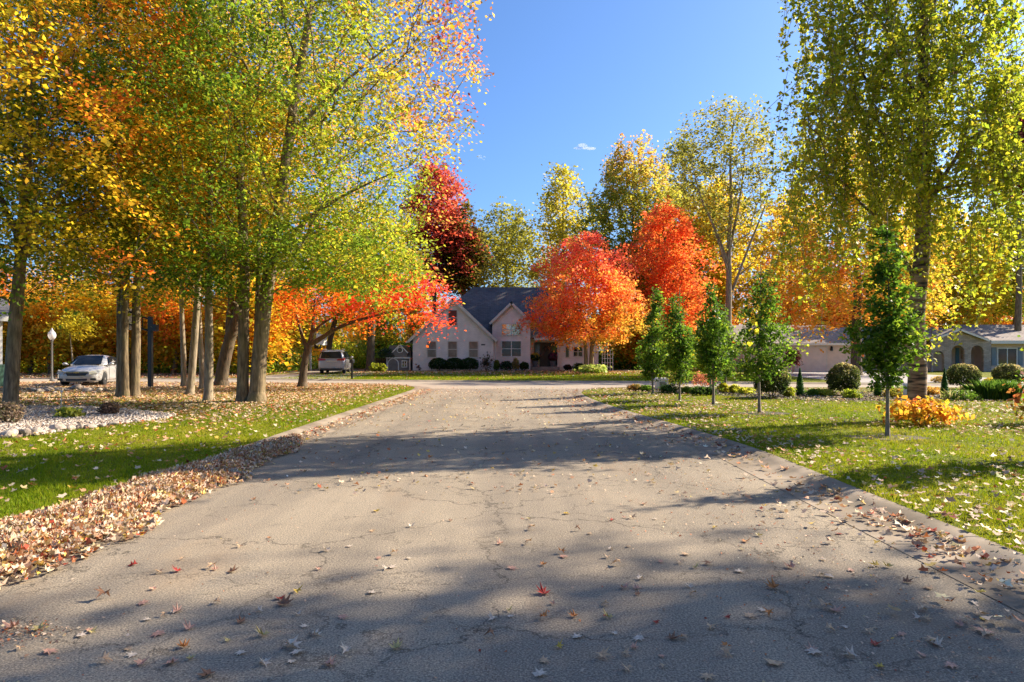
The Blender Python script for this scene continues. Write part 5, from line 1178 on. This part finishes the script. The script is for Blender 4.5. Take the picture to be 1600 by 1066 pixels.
# ================================================================== STREET FURNITURE
M['globe'] = glassmat('frosted_globe', (.42, .40, .41), .2, .6)
x0, y0 = wx(81, 37.5), 37.5
t = thing('lamp_post', 'slender dark lamp post with a white globe left of the white car', 'lamp', (x0, y0, LZ))
m = MB(); m.lathe([(.13, 0), (.13, .06), (.08, .12), (.05, .3), (.042, 2.15), (.06, 2.18), (.075, 2.24), (.05, 2.27)], 12); m.build('post', M['dkgrey'], t, True)
MB().lathe([(.09, 2.27), (.18, 2.40), (.205, 2.52), (.17, 2.66), (.10, 2.74)], 18).build('globe', M['globe'], t, True)
MB().lathe([(.11, 2.735), (.09, 2.78), (.045, 2.82), (.05, 2.86), (.01, 2.92)], 14).build('finial', M['globe'], t, True)

x0, y0, _ = at(235, 606)
t = thing('basketball_hoop', 'black basketball post with its backboard hidden by the three stemmed maple', 'basketball hoop', (x0, y0, LZ))
m = MB(); m.box(-.085, .085, -.085, .085, -.02, 3.2); m.build('post', M['black'], t)
m = MB(); m.tube((.02, 0, 3.05), (-.95, 0, 3.42), .045, n=6); m.tube((.05, 0, 2.52), (-.95, 0, 2.85), .045, n=6); m.tube((-.4, .06, 3.2), (-.4, .06, 2.7), .03, n=6); m.build('arm', M['black'], t)
m = MB(); m.box(.05, .30, -.13, .13, 2.55, 2.85); m.build('adjuster_box', M['black'], t)
m = MB(); m.box(-1.0, -.955, -.7, .7, 2.6, 3.55); bb = m.build('backboard', M['lamp'], t)
m = MB()
for i in range(16): a0, a1 = i * math.pi / 8, (i + 1) * math.pi / 8; m.tube((-1.25 + .23 * math.cos(a0), .23 * math.sin(a0), 2.85), (-1.25 + .23 * math.cos(a1), .23 * math.sin(a1), 2.85), .012, n=5)
m.build('rim', plain('orange_paint', (.45, .1, .02)), t)

x0, y0 = wx(485, 56.5), 56.5
t = thing('basketball_hoop', 'basketball hoop with small white backboard beside the driveway near the van', 'basketball hoop', (x0, y0, LZ))
m = MB(); m.box(-.07, .07, -.07, .07, -.02, 2.5); m.build('post', plain('galvanised', (.4, .42, .42), .5), t)
m = MB(); m.tube((0, 0, 2.45), (.75, -.2, 2.75), .05, n=6); m.tube((0, 0, 2.0), (.75, -.2, 2.3), .05, n=6); m.build('arm', M['white'], t)
m = MB(); m.add([(.70, -.75, 2.15), (1.25, .45, 2.15), (1.25, .45, 3.05), (.70, -.75, 3.05), (.66, -.73, 2.15), (1.21, .47, 2.15), (1.21, .47, 3.05), (.66, -.73, 3.05)], [(0, 1, 2, 3), (7, 6, 5, 4), (0, 4, 5, 1), (3, 2, 6, 7), (0, 3, 7, 4), (1, 5, 6, 2)]); m.build('backboard', M['white'], t)
m = MB(); m.box(.45, .95, -.5, -.2, 1.85, 2.2); m.build('counterweight', M['black'], t)

x0, y0, _ = at(550, 592.5)
t = thing('mailbox', 'dark mailbox on a thin black post in front of the minivan', 'mailbox', (x0, y0, LZ))
MB().box(-.05, .05, -.05, .05, -.05, .95).build('post', M['black'], t)
m = MB(); m.prism([(-.1, .95), (.1, .95), (.1, 1.08)] + [(.1 * math.cos(R(a)), 1.08 + .1 * math.sin(R(a))) for a in range(20, 180, 20)] + [(-.1, 1.08)], -.25, .25); m.build('box', M['black'], t)

x0, y0, _ = at(1034, 609)
t = thing('mailbox', 'white block mailbox stand beside the round white garden globe', 'mailbox', (x0, y0, LZ))
m = MB(); m.box(-.26, .22, -.2, .2, -.02, .42); m.prism([(-.30, .42), (.26, .42), (.21, .50), (-.25, .50)], -.24, .24); m.build('stand', M['white'], t)
m = MB(); m.box(-.13, .13, -.24, -.2, .1, .34); m.build('door', M['lamp'], t)
x0, y0, _ = at(1030, 608.5)
t = thing('globe_light', 'round white garden globe on a short stem behind the white mailbox stand', 'lamp', (x0, y0 + .6, LZ)); MB().lathe([(.05, -.02), (.04, .56)], 10).build('stem', M['dkgrey'], t); MB().ball((0, 0, .64), .1).build('globe', M['globe'], t, True)
x0, y0, _ = at(1121, 610)
t = thing('gazing_ball', 'teal glass gazing ball on a pedestal behind the third young tree', 'garden ornament', (x0, y0 + 1, LZ)); MB().lathe([(.14, -.02), (.05, .1), (.045, .45), (.1, .52)], 12).build('pedestal', M['concrete'], t); MB().ball((0, 0, .66), .145).build('ball', plain('teal_glass', (.25, .42, .42), .15), t, True)
x0, y0, _ = at(1417, 624)
t = thing('utility_pedestal', 'white utility pedestal standing just left of the birch trunk', 'utility box', (x0, y0 - .2, LZ)); MB().box(-.16, .16, -.14, .14, -.03, .48).build('case', M['white'], t); m = MB(); m.prism([(-.185, .48), (.185, .48), (.15, .56), (-.15, .56)], -.16, .16); m.build('cap', M['white'], t)
x0, y0 = wx(949, 57), 57
t = thing('garden_trellis', 'pale wooden trellis right of the coral maple trunks', 'trellis', (x0, y0, LZ))
m = MB()
for i in range(5): m.box(-.45 + i * .22, -.40 + i * .22, -.02, .02, -.02, 2.1 - .12 * i)
m.build('post', M['white'], t); m = MB()
for k in range(5): m.box(-.45, .48 - .02 * k, -.032, -.021, .3 + k * .36, .34 + k * .36)
m.build('rail', M['white'], t)
# thin marker stake
x0, y0, _ = at(95, 637)
t = thing('marker_stake', 'thin white marker stake at the edge of the stone bed', 'stake', (x0, y0, LZ)); MB().tube((0, 0, -.05), (.02, 0, .50), .009, n=6).build('rod', M['white'], t); MB().box(-.015, .055, -.004, .004, .44, .50).build('tip', M['white'], t)

# ================================================================== STONES
def rockmesh(sd, rough=.22):
    g = random.Random(sd); bm = bmesh.new(); bmesh.ops.create_icosphere(bm, subdivisions=3, radius=1)
    ax = [Vector((g.gauss(0, 1), g.gauss(0, 1), g.gauss(0, 1))).normalized() for _ in range(12)]; lim = [g.uniform(.62, .98) for _ in ax]
    for v in bm.verts:
        d = v.co.normalized(); r = 1.0
        for a, l in zip(ax, lim):
            q = d.dot(a)
            if q > .01: r = min(r, l / q)
        v.co = d * (r + g.uniform(-.015, .015))
    me = bpy.data.meshes.new('boulder'); bm.to_mesh(me); bm.free(); return me
RK = []
for i, (c1, c2) in enumerate((((.28, .23, .19), (.48, .42, .36)), ((.16, .12, .095), (.33, .27, .22)), ((.27, .22, .175), (.43, .365, .305)), ((.34, .26, .20), (.5, .42, .34)))):
    mm = mottled(f'fieldstone {i}', c1, c2, 3.5, .85, bmp=.4)
    for s in range(2): me = rockmesh(20 + i * 2 + s); me.materials.append(mm); RK.append(me)
RN = ['grey', 'brown', 'pale', 'tan']
EDGE = [(-12, 684, 26, 17, 2), (14, 684, 30, 19, 0), (38, 682, 26, 18, 1), (57, 680, 20, 15, 2), (72, 677, 18, 13, 0), (89, 675, 26, 16, 3), (110, 673, 18, 11, 2), (125, 671, 14, 13, 1), (140, 670, 22, 9, 2), (160, 667.5, 16, 8, 0), (178, 665, 18, 8, 2), (196, 663, 14, 8, 0), (214, 660.5, 14, 7, 2), (232, 658, 13, 8, 0), (248, 656, 14, 8, 2), (262, 653, 12, 8, 0), (272, 651, 10, 7, 2)]
for i, (px, py, wp, hp, k) in enumerate(EDGE):
    X, Y, _ = at(px, py); s = Y / F
    o = link('boulder', RK[k * 2 + i % 2]); o.location = (X, Y, LZ + hp * s * .32); o.scale = (wp * s * .5, wp * s * .36, hp * s * .48); o.rotation_euler = (0, 0, i * 1.3)
    where = ('at the very left edge', 'near the left end, second in line', 'near the left end, third in line', 'fourth from the left', 'fifth from the left', 'sixth from the left', 'seventh from the left', 'eighth from the left', 'ninth from the left', 'tenth from the left', 'halfway along the thin end', 'twelfth from the left', 'thirteenth from the left', 'fourth from the tip', 'third from the tip', 'next to the tip', 'at the pointed tip')[i]
    tag(o, f'{RN[k]} edging boulder of the white stone bed, {where}', 'rock', 'boulders edging the stone bed')
rr = random.Random(77)
for i in range(26):
    px = 48 + i * 4.6 + rr.uniform(-2, 2); py = 613.5 + rr.uniform(-3.5, 3) - .02 * i; k = rr.choice((0, 1, 1, 3, 1, 0, 2)); X, Y, _ = at(px, py); s = Y / F
    o = link('boulder', RK[k * 2 + i % 2]); o.location = (X, Y, LZ + rr.uniform(.02, .16)); q = rr.uniform(4.5, 8.5) * s; o.scale = (q, q * .8, q * rr.uniform(.5, .75)); o.rotation_euler = (rr.uniform(-.3, .3), rr.uniform(-.3, .3), rr.uniform(0, 6))
    tag(o, f'{RN[k]} fieldstone of the low rubble wall before the white car', 'rock', 'stones of the low rubble wall')
# white stones of the bed (uncountable)
g = np.random.default_rng(150); n = 24000
xs = [p[0] for p in ROCKBED]; ys = [p[1] for p in ROCKBED]
x = g.uniform(min(xs), max(xs), n * 2); y = g.uniform(min(ys), max(ys), n * 2); k = inside(x, y, ROCKBED); x, y = x[k][:n], y[k][:n]; n = len(x)
base = np.array([(-1, -1, -.5), (1, -1, -.5), (1.1, 1, -.5), (-1, 1, -.5), (-.6, -.6, .7), (.7, -.5, .6), (.6, .7, .75), (-.7, .6, .6)]); bf = np.array([(0, 1, 5, 4), (1, 2, 6, 5), (2, 3, 7, 6), (3, 0, 4, 7), (4, 5, 6, 7)])
an = g.random(n) * 6.28; s = g.uniform(.012, .030, n); b3 = np.repeat(base[None], n, 0) * (1 + g.normal(0, .2, (n, 8, 3))) * s[:, None, None] * g.uniform(.7, 1.3, (n, 1, 3))
V = np.stack([b3[:, :, 0] * np.cos(an)[:, None] - b3[:, :, 1] * np.sin(an)[:, None], b3[:, :, 0] * np.sin(an)[:, None] + b3[:, :, 1] * np.cos(an)[:, None], b3[:, :, 2]], -1) + np.stack([x, y, LZ + .02 + .04 * g.random(n)], 1)[:, None]
col = pal([(.20, .13, .09), (.40, .32, .26), (.55, .47, .40), (.66, .60, .53)], np.repeat(g.random(n), 5))
tag(link('gravel', np_mesh('gravel', V.reshape(-1, 3), (np.arange(n)[:, None, None] * 8 + bf[None]).reshape(-1, 4), M['litter'], col)), 'bed of small white stones around the leftmost trunk', 'gravel', kind='stuff')
poly_sheet('stone_bed', ROCKBED, LZ + .01, mottled('gravel_base', (.30, .26, .23), (.5, .46, .42), 18, .9))
# bark chips in the right bed (uncountable)
g = np.random.default_rng(151); n = 9000
bx = [p[0] for p in bed]; by = [p[1] for p in bed]; x = g.uniform(min(bx), max(bx), n); y = g.uniform(min(by), max(by), n); k = inside(x, y, bed); x, y = x[k], y[k]; n = len(x)
nr = g.normal(0, .6, (n, 3)); nr[:, 2] = 1
tag(link('bark_chips', scatter('bark_chips', KITE, np.stack([x, y, np.full(n, LZ + .035)], 1), nr, g.uniform(.05, .11, n), pal([(.04, .03, .025), (.11, .085, .07), (.2, .17, .15)], g.random(n)), M['litter'], g)), 'dark bark chips of the planting bed on the right lawn', 'mulch', kind='stuff')

# ================================================================== SHRUBS AND PLANTS
def shrub(px, py, wpx, hpx, cs, base, label, n=2200, ls=.06, seed=1, cat='shrub', name='shrub', dy=0, depth=1.0, grad=0, group=None, **kw):
    X, Y, _ = at(px, py); Y += dy; s = Y / F; X = wx(px, Y); rx = wpx * s / 2; h = hpx * s
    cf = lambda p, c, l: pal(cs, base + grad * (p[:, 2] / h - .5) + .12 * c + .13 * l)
    return bush(name, label, cat, (X, Y, LZ - .01), rx, rx * depth, h, cf, n, ls, seed, group, **kw)
BOX = [(.012, .028, .008), (.03, .06, .012), (.06, .10, .018)]
for i, px in enumerate((690, 716, 737)):
    Y = 57.2; s = Y / F; X = wx((685, 710, 733)[i], Y)
    bush('clipped_bush', ('dark rounded bush under the left garage window', 'dark rounded bush under the middle garage window', 'dark rounded bush under the right garage window')[i], 'bush', (X, Y - .1, LZ), .83, .7, 1.08, lambda p, c, l: pal(BOX, .35 + .15 * l), 2600, .10, 160 + i, 'dark rounded bushes along the garage wall', lump=.04, pw=8)
def house_bush(px, w_, h_, cs, base, lab, sd, Y=58.2, ls=.10, n=1100, **kw):
    s = Y / F
    return bush('shrub', lab, 'shrub', (wx(px, Y), Y, LZ), w_ * s / 2, w_ * s / 2, h_ * s, lambda p, c, l: pal(cs, base + .12 * c + .14 * l), n, ls, sd, None, **kw)
house_bush(791, 22, 14.5, BOX, .3, 'dark round bush under the lower centre window', 171, Y=57.9)
house_bush(819, 15, 13, BOX, .3, 'dark round bush at the right end of the centre gable', 172, Y=57.9)
house_bush(776, 9, 16, [GREEN, (.14, .15, .03)], .5, 'upright light green shrub at the corner of the centre gable', 173, Y=57.9)
house_bush(806, 11, 19, [OLIVE, (.3, .22, .1)], .5, 'buff feathery shrub between the two dark round bushes', 174, Y=57.7)
house_bush(654, 10, 12, [(.05, .02, .02), (.12, .05, .04)], .4, 'small purplish shrub at the left corner of the garage wing', 175, lump=.3, pw=2)
house_bush(760, 18, 24, [(.03, .03, .015), (.08, .06, .03)], .4, 'dark spiky shrub right of the bush row by the downspout', 176, Y=57.4, n=420, lump=.4, pw=1.5, ls=.14)
house_bush(887, 12, 9, [(.03, .02, .015), (.08, .04, .03)], .4, 'low dark shrub under the narrow window', 177)
house_bush(905, 22, 13, BOX, .4, 'low dark green shrub left of the hosta clump', 178, Y=54.5)
house_bush(585, 14, 12, [GREEN, GREEN_Y, (.3, .25, .05)], .5, 'yellow green ornamental shrub at the foot of the thick trunk', 179, Y=54.5, lump=.25)
house_bush(598, 11, 11, [GREEN, GREEN_Y, (.3, .25, .05)], .55, 'smaller yellow green shrub before the dark fence panel', 180, Y=54.5, lump=.25)
house_bush(603, 26, 18, [(.02, .04, .02), (.04, .07, .035)], .4, 'blue green yew spreading over the dark fence panel', 181, Y=58.6, z0=.9)
# hosta clump under the coral maple
house_bush(926, 46, 12, [(.10, .16, .04), (.24, .30, .08), (.40, .42, .16)], .55, 'pale green hosta clump around the coral maple trunks', 182, Y=51.4, ls=.26, n=700, lump=.2, up=.8)
# potted mums on the porch
for px, fc, lab, sd in ((836, (.5, .34, .03), 'yellow mum in a dark pot left of the front door', 183), (864, (.14, .03, .05), 'dark red mum in a pot right of the front door', 184)):
    X = wx(px, 59.2); t = thing('potted_mum', lab, 'plant', (X, 59.2, LZ + .3)); MB().lathe([(.2, 0), (.3, .5), (.33, .52), (.28, .52)], 14).build('pot', M['dkgrey'], t)
    g = np.random.default_rng(sd); d = g.normal(size=(500, 3)); d /= np.linalg.norm(d, axis=1, keepdims=True); p = d * np.array((.42, .4, .36)) + np.array((0, 0, .85))
    c = np.where((d[:, 2] > .45)[:, None] | (g.random(500) < (.15 if sd == 183 else .8))[:, None], np.array(fc), np.array((.03, .05, .015)))
    link('blossoms', scatter('blossoms', KITE, p, d, .14 * np.ones(500), c, M['leaf'], g), t)

# right bed, from the mailbox to the edge of the picture
LOW = [(992, 611, 22, 10, [GREEN, (.16, .10, .03), RUST], .5, 'low hedge with orange red tips left of the mailbox stand'), (1010, 611.5, 20, 9, [GREEN_D, GREEN, (.25, .10, .03)], .4, 'low green hedge with rusty tips next to the far young tree'), (1045, 614, 30, 13, BOX, .6, 'low dark boxwood mound right of the mailbox stand'),
       (1057, 606, 34, 27, [GREEN_D, OLIVE, (.25, .13, .06)], .4, 'rounded bronze green shrub behind the fourth young tree'), (1073, 615, 16, 10, [GREEN, GREEN_Y], .4, 'bright low green mound between two young trees'), (1099, 606, 36, 24, [(.10, .08, .03), (.30, .10, .06), (.40, .20, .14)], .5, 'rosy pink shrub behind the boxwood row'),
       (1092, 618, 26, 14, BOX, .65, 'dark boxwood mound left of the third young tree'), (1109, 618, 18, 12, BOX, .75, 'lighter boxwood mound behind the third young tree'), (1130, 614, 16, 15, [GREEN_Y, (.36, .32, .03)], .6, 'yellow leaved clump left of the set back young tree'), (1147, 614.5, 16, 13, [GREEN_Y, (.36, .32, .03)], .5, 'yellow leaved clump right of the set back young tree'),
       (1165, 616, 26, 10, [GREEN, GREEN_Y, (.4, .34, .05)], .6, 'low spreading yellow green plant left of the dark round shrub'), (1232, 621, 20, 16, [GREEN, GREEN_Y, (.35, .24, .05)], .5, 'loose yellow green perennial right of the dark round shrub'), (1273, 619, 30, 11, [GREEN_D, GREEN], .6, 'low dark green mound right of the first cone'), (1291, 619.5, 26, 11, [GREEN, GREEN_Y, (.42, .38, .08)], .7, 'pale yellow variegated mound before the second round shrub'),
       (1331, 624, 26, 15, [GREEN, GREEN_Y, (.3, .25, .06)], .4, 'straggly green plant at the foot of the second round shrub'), (1398, 622, 36, 15, [GREEN, OLIVE, (.45, .18, .04)], .5, 'green shrub with orange tips left of the white pedestal'), (1455, 618, 30, 13, [GREEN, (.3, .18, .04), (.45, .25, .05)], .6, 'low amber perennial right of the birch trunk'),
       (1502, 626, 48, 16, [GREEN_D, (.06, .11, .015), GREEN], .6, 'spreading green juniper before the third round shrub'), (1512, 614, 22, 12, [GREEN, (.3, .25, .12)], .6, 'cream edged foliage under the third round shrub'), (1548, 600, 20, 9, [GREEN_Y, YELLOW], .7, 'yellow mound plant at the foot of the stone porch'), (1470, 598, 26, 10, [OLIVE, (.28, .18, .08)], .6, 'dry buff plants before the left porch arch')]
for i, (px, py, w_, h_, cs, bs, lab) in enumerate(LOW):
    shrub(px, py, w_, h_, cs, bs, lab, 1100, .06, 200 + i, lump=.18, depth=.9)
ROUND = [(1206, 622, 54, 52, 'first round clipped shrub, dark, half behind the second young tree', 221), (1318, 619, 49, 49, 'round clipped shrub left of the nearest young tree, golden topped', 222), (1505, 608, 48, 37, 'round clipped shrub with cream top before the stone porch', 223), (1577, 603, 46, 32, 'wide round shrub with rosy cream top at the right edge', 224)]
for px, py, w_, h_, lab, sd in ROUND:
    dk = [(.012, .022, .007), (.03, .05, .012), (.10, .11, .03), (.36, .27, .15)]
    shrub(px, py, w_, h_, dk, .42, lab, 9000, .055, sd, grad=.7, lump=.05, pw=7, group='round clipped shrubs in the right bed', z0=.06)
for px, py, w_, h_, lab, sd in ((1250, 619, 13, 42, 'slim green cone evergreen left of the golden topped round shrub', 231), (1372, 621, 13, 33, 'slim green cone evergreen half behind the nearest young tree', 232), (1476, 622, 12, 44, 'slim green cone evergreen right of the birch trunk', 233)):
    X, Y, _ = at(px, py); s = Y / F; g = np.random.default_rng(sd); n = 2200; t_ = g.random(n) ** 1.3; r = w_ * s / 2 * np.interp(t_, [0, .15, .5, 1], [.75, 1, .75, .04]) * g.random(n) ** .3; a = g.random(n) * 6.28
    pos = np.stack([r * np.cos(a), r * np.sin(a), .04 + t_ * h_ * s], 1); nr = np.stack([np.cos(a), np.sin(a), .3 + g.normal(0, .4, n)], 1)
    t = thing('cone_evergreen', lab, 'evergreen', (X, Y, LZ), 0, 'cone evergreens in the right bed'); link('foliage', scatter('foliage', KITE, pos, nr, .05 * np.ones(n), pal([(.012, .045, .01), (.03, .10, .015), (.06, .15, .02)], g.random(n)), M['leaf'], g), t)
    MB().tube((0, 0, -.03), (0, 0, .4), .02, n=6).build('trunk', M['bark_dark'], t)
# dark red bush by the garage
shrub(1238, 584.5, 27, 30, [(.018, .006, .006), (.06, .012, .012), (.10, .02, .02)], .4, 'dark burgundy leafy bush against the pink garage wall', 1400, .12, 241, lump=.2, pw=3, z0=.35, dy=2.0)
# strappy grass clump, bigger shrubs at right
def strap(px, py, wpx, hpx, cs, label, seed, n=700):
    X, Y, _ = at(px, py); s = Y / F; g = np.random.default_rng(seed); rx = wpx * s / 2; h = hpx * s
    bx_, by_ = g.uniform(-rx * .8, rx * .8, n), g.uniform(-.35, .35, n); V, Fc = [], []
    hh = h * g.uniform(.6, 1.05, n); lean = g.normal(0, .25, (n, 2)) * h; wv = .012
    a = g.random(n) * 6.28; dx = np.stack([np.cos(a), np.sin(a), 0 * a], 1) * wv
    p0 = np.stack([bx_, by_, np.full(n, -.02)], 1); p1 = p0 + np.stack([lean[:, 0] * .3, lean[:, 1] * .3, hh * .7], 1); p2 = p0 + np.stack([lean[:, 0], lean[:, 1], hh], 1)
    V = np.stack([p0 - dx, p0 + dx, p1 + dx, p2, p1 - dx], 1).reshape(-1, 3)
    t = thing('ornamental_grass', label, 'plant', (X, Y, LZ)); link('blades', np_mesh('blades', V, np.arange(5 * n).reshape(n, 5), M['leaf'], pal(cs, g.random(n))), t)
strap(1558, 625, 62, 33, [(.02, .05, .01), (.05, .10, .015), (.10, .15, .02)], 'dense dark green ornamental grass near the right edge', 251, 1600)
strap(1495, 626, 44, 20, [(.3, .25, .15), (.2, .2, .06)], 'wispy straw coloured grass before the spreading juniper', 252, 60)
# orange ground shrub by the birch
def col_or(p, c, l): return pal([(.22, .18, .02), (.38, .26, .025), (.42, .20, .03), (.40, .12, .03)], .55 + .2 * c + .2 * l - .25 * p[:, 2])
X, Y, _ = at(1457, 667)
bush('orange_shrub', 'low orange and yellow leaved shrub sprawling before the birch trunk', 'shrub', (X, Y + .35, LZ), .82, .58, .58, col_or, 900, .115, 261, None, lump=.22, pw=2.2, stems=6)
# red and green shrub at the right edge
X, Y, _ = at(1603, 664)
bush('red_shrub', 'red and orange tipped shrub cut by the right edge', 'shrub', (X + .32, Y, LZ), .5, .5, 1.05, lambda p, c, l: pal([GREEN_D, (.16, .10, .02), (.30, .10, .04), (.30, .05, .045)], .2 + .75 * p[:, 2] / 1.2 + .12 * c + .1 * l), 520, .13, 262, None, lump=.3, pw=1.6)
# shrubs in the stone bed
X, Y, _ = at(10, 664); bush('shrub', 'greyish purple rounded shrub at the foot of the leftmost trunk', 'shrub', (X, Y, LZ), .33, .3, .5, lambda p, c, l: pal([(.06, .07, .03), (.15, .11, .09), (.24, .17, .14)], .4 + .2 * l + .15 * c), 1500, .05, 263, None, lump=.12)
X, Y, _ = at(171, 650); bush('shrub', 'small purplish brown rounded shrub towards the tip of the stone bed', 'shrub', (X, Y, LZ), .23, .22, .34, lambda p, c, l: pal([(.06, .05, .03), (.14, .09, .075), (.22, .15, .12)], .4 + .2 * l + .15 * c), 1100, .045, 264, None, lump=.14)
X, Y, _ = at(107, 655); bush('shrub', 'low spiky yellow green plant in the middle of the stone bed', 'plant', (X, Y, LZ), .3, .26, .27, lambda p, c, l: pal([(.08, .12, .02), (.22, .24, .04), (.36, .34, .08)], .5 + .25 * l), 380, .10, 265, None, lump=.2, pw=2, up=.1)
strap(160, 583, 60, 10, [GREEN, GREEN_Y, (.3, .25, .04)], 'low strip of yellow green weeds along the left wood edge', 253, 900)

# ================================================================== CLOUDS
def cloud(px, py, wpx, hpx, label, seed):
    Y = 1800; s = Y / F; g = random.Random(seed); bm = bmesh.new()
    for i in range(9):
        q = bmesh.ops.create_icosphere(bm, subdivisions=2, radius=1.0); r = wpx * s * g.uniform(.10, .2); cx_ = g.uniform(-.42, .42) * wpx * s; cz = g.uniform(-.3, .3) * hpx * s - .25 * cx_ * (seed % 2)
        for v in q['verts']: v.co = Vector((v.co.x * r * 1.6 + cx_, v.co.y * r + g.uniform(-1, 1), v.co.z * r * .35 + cz))
    me = bpy.data.meshes.new('cloud'); bm.to_mesh(me); bm.free(); me.polygons.foreach_set('use_smooth', [True] * len(me.polygons)); me.materials.append(M['cloud'])
    tag(link('cloud', me, None, (wx(px, Y), Y, wz(py, Y))), label, 'cloud')
mc, nt, b = newmat('cloud_wisp'); nt.nodes.remove(b)
vol = N(nt, 'ShaderNodeVolumePrincipled'); vol.inputs['Color'].default_value = (1, 1, 1, 1); vol.inputs['Density'].default_value = .05; vol.inputs['Anisotropy'].default_value = .3
nt.links.new(vol.outputs[0], nt.nodes['Material Output'].inputs['Volume']); M['cloud'] = mc
cloud(912, 230, 30, 14, 'small wispy white cloud near the feathery tree', 3)
cloud(753, 246, 12, 12, 'tiny cloud puff beside the rust tinged twigs', 4)
# ================================================================== WORLD, SUN, CAMERA
SUN_AZ, SUN_EL = R(23.0), R(32.0)            # azimuth measured from +X towards +Y
sd_ = Vector((math.cos(SUN_AZ) * math.cos(SUN_EL), math.sin(SUN_AZ) * math.cos(SUN_EL), math.sin(SUN_EL)))
w = bpy.data.worlds.new('World'); sc.world = w; w.use_nodes = True
nt = w.node_tree; bg = nt.nodes['Background']
sky = nt.nodes.new('ShaderNodeTexSky'); sky.sky_type = 'NISHITA'; sky.sun_disc = False
sky.sun_elevation = SUN_EL; sky.sun_rotation = math.pi / 2 - SUN_AZ
sky.air_density = 1.0; sky.dust_density = 1.5; sky.ozone_density = 10; sky.altitude = 0
nt.links.new(sky.outputs[0], bg.inputs[0]); bg.inputs[1].default_value = .060
sl = bpy.data.lights.new('sun', 'SUN'); sl.energy = 3.2; sl.angle = R(.53); sl.color = (1, .87, .68)
so = bpy.data.objects.new('sun', sl); C.objects.link(so); so.rotation_euler = sd_.to_track_quat('Z', 'Y').to_euler()
cam = bpy.data.cameras.new('camera'); cam.lens = 24.0; cam.sensor_width = 36; cam.clip_end = 5000; cam.clip_start = .05
cam.shift_y = (HY - 533) / 1600; cam.sensor_fit = 'HORIZONTAL'
co = bpy.data.objects.new('camera', cam); C.objects.link(co); co.location = (0, 0, CAMZ); co.rotation_euler = (math.pi / 2, 0, 0)
sc.camera = co
vs = sc.view_settings; vs.view_transform = 'Standard'; vs.look = 'None'; vs.gamma = 1; vs.use_curve_mapping = False; vs.exposure = 1.95
sc.cycles.max_bounces = 8; sc.cycles.transparent_max_bounces = 8; sc.cycles.diffuse_bounces = 6; sc.cycles.transmission_bounces = 6
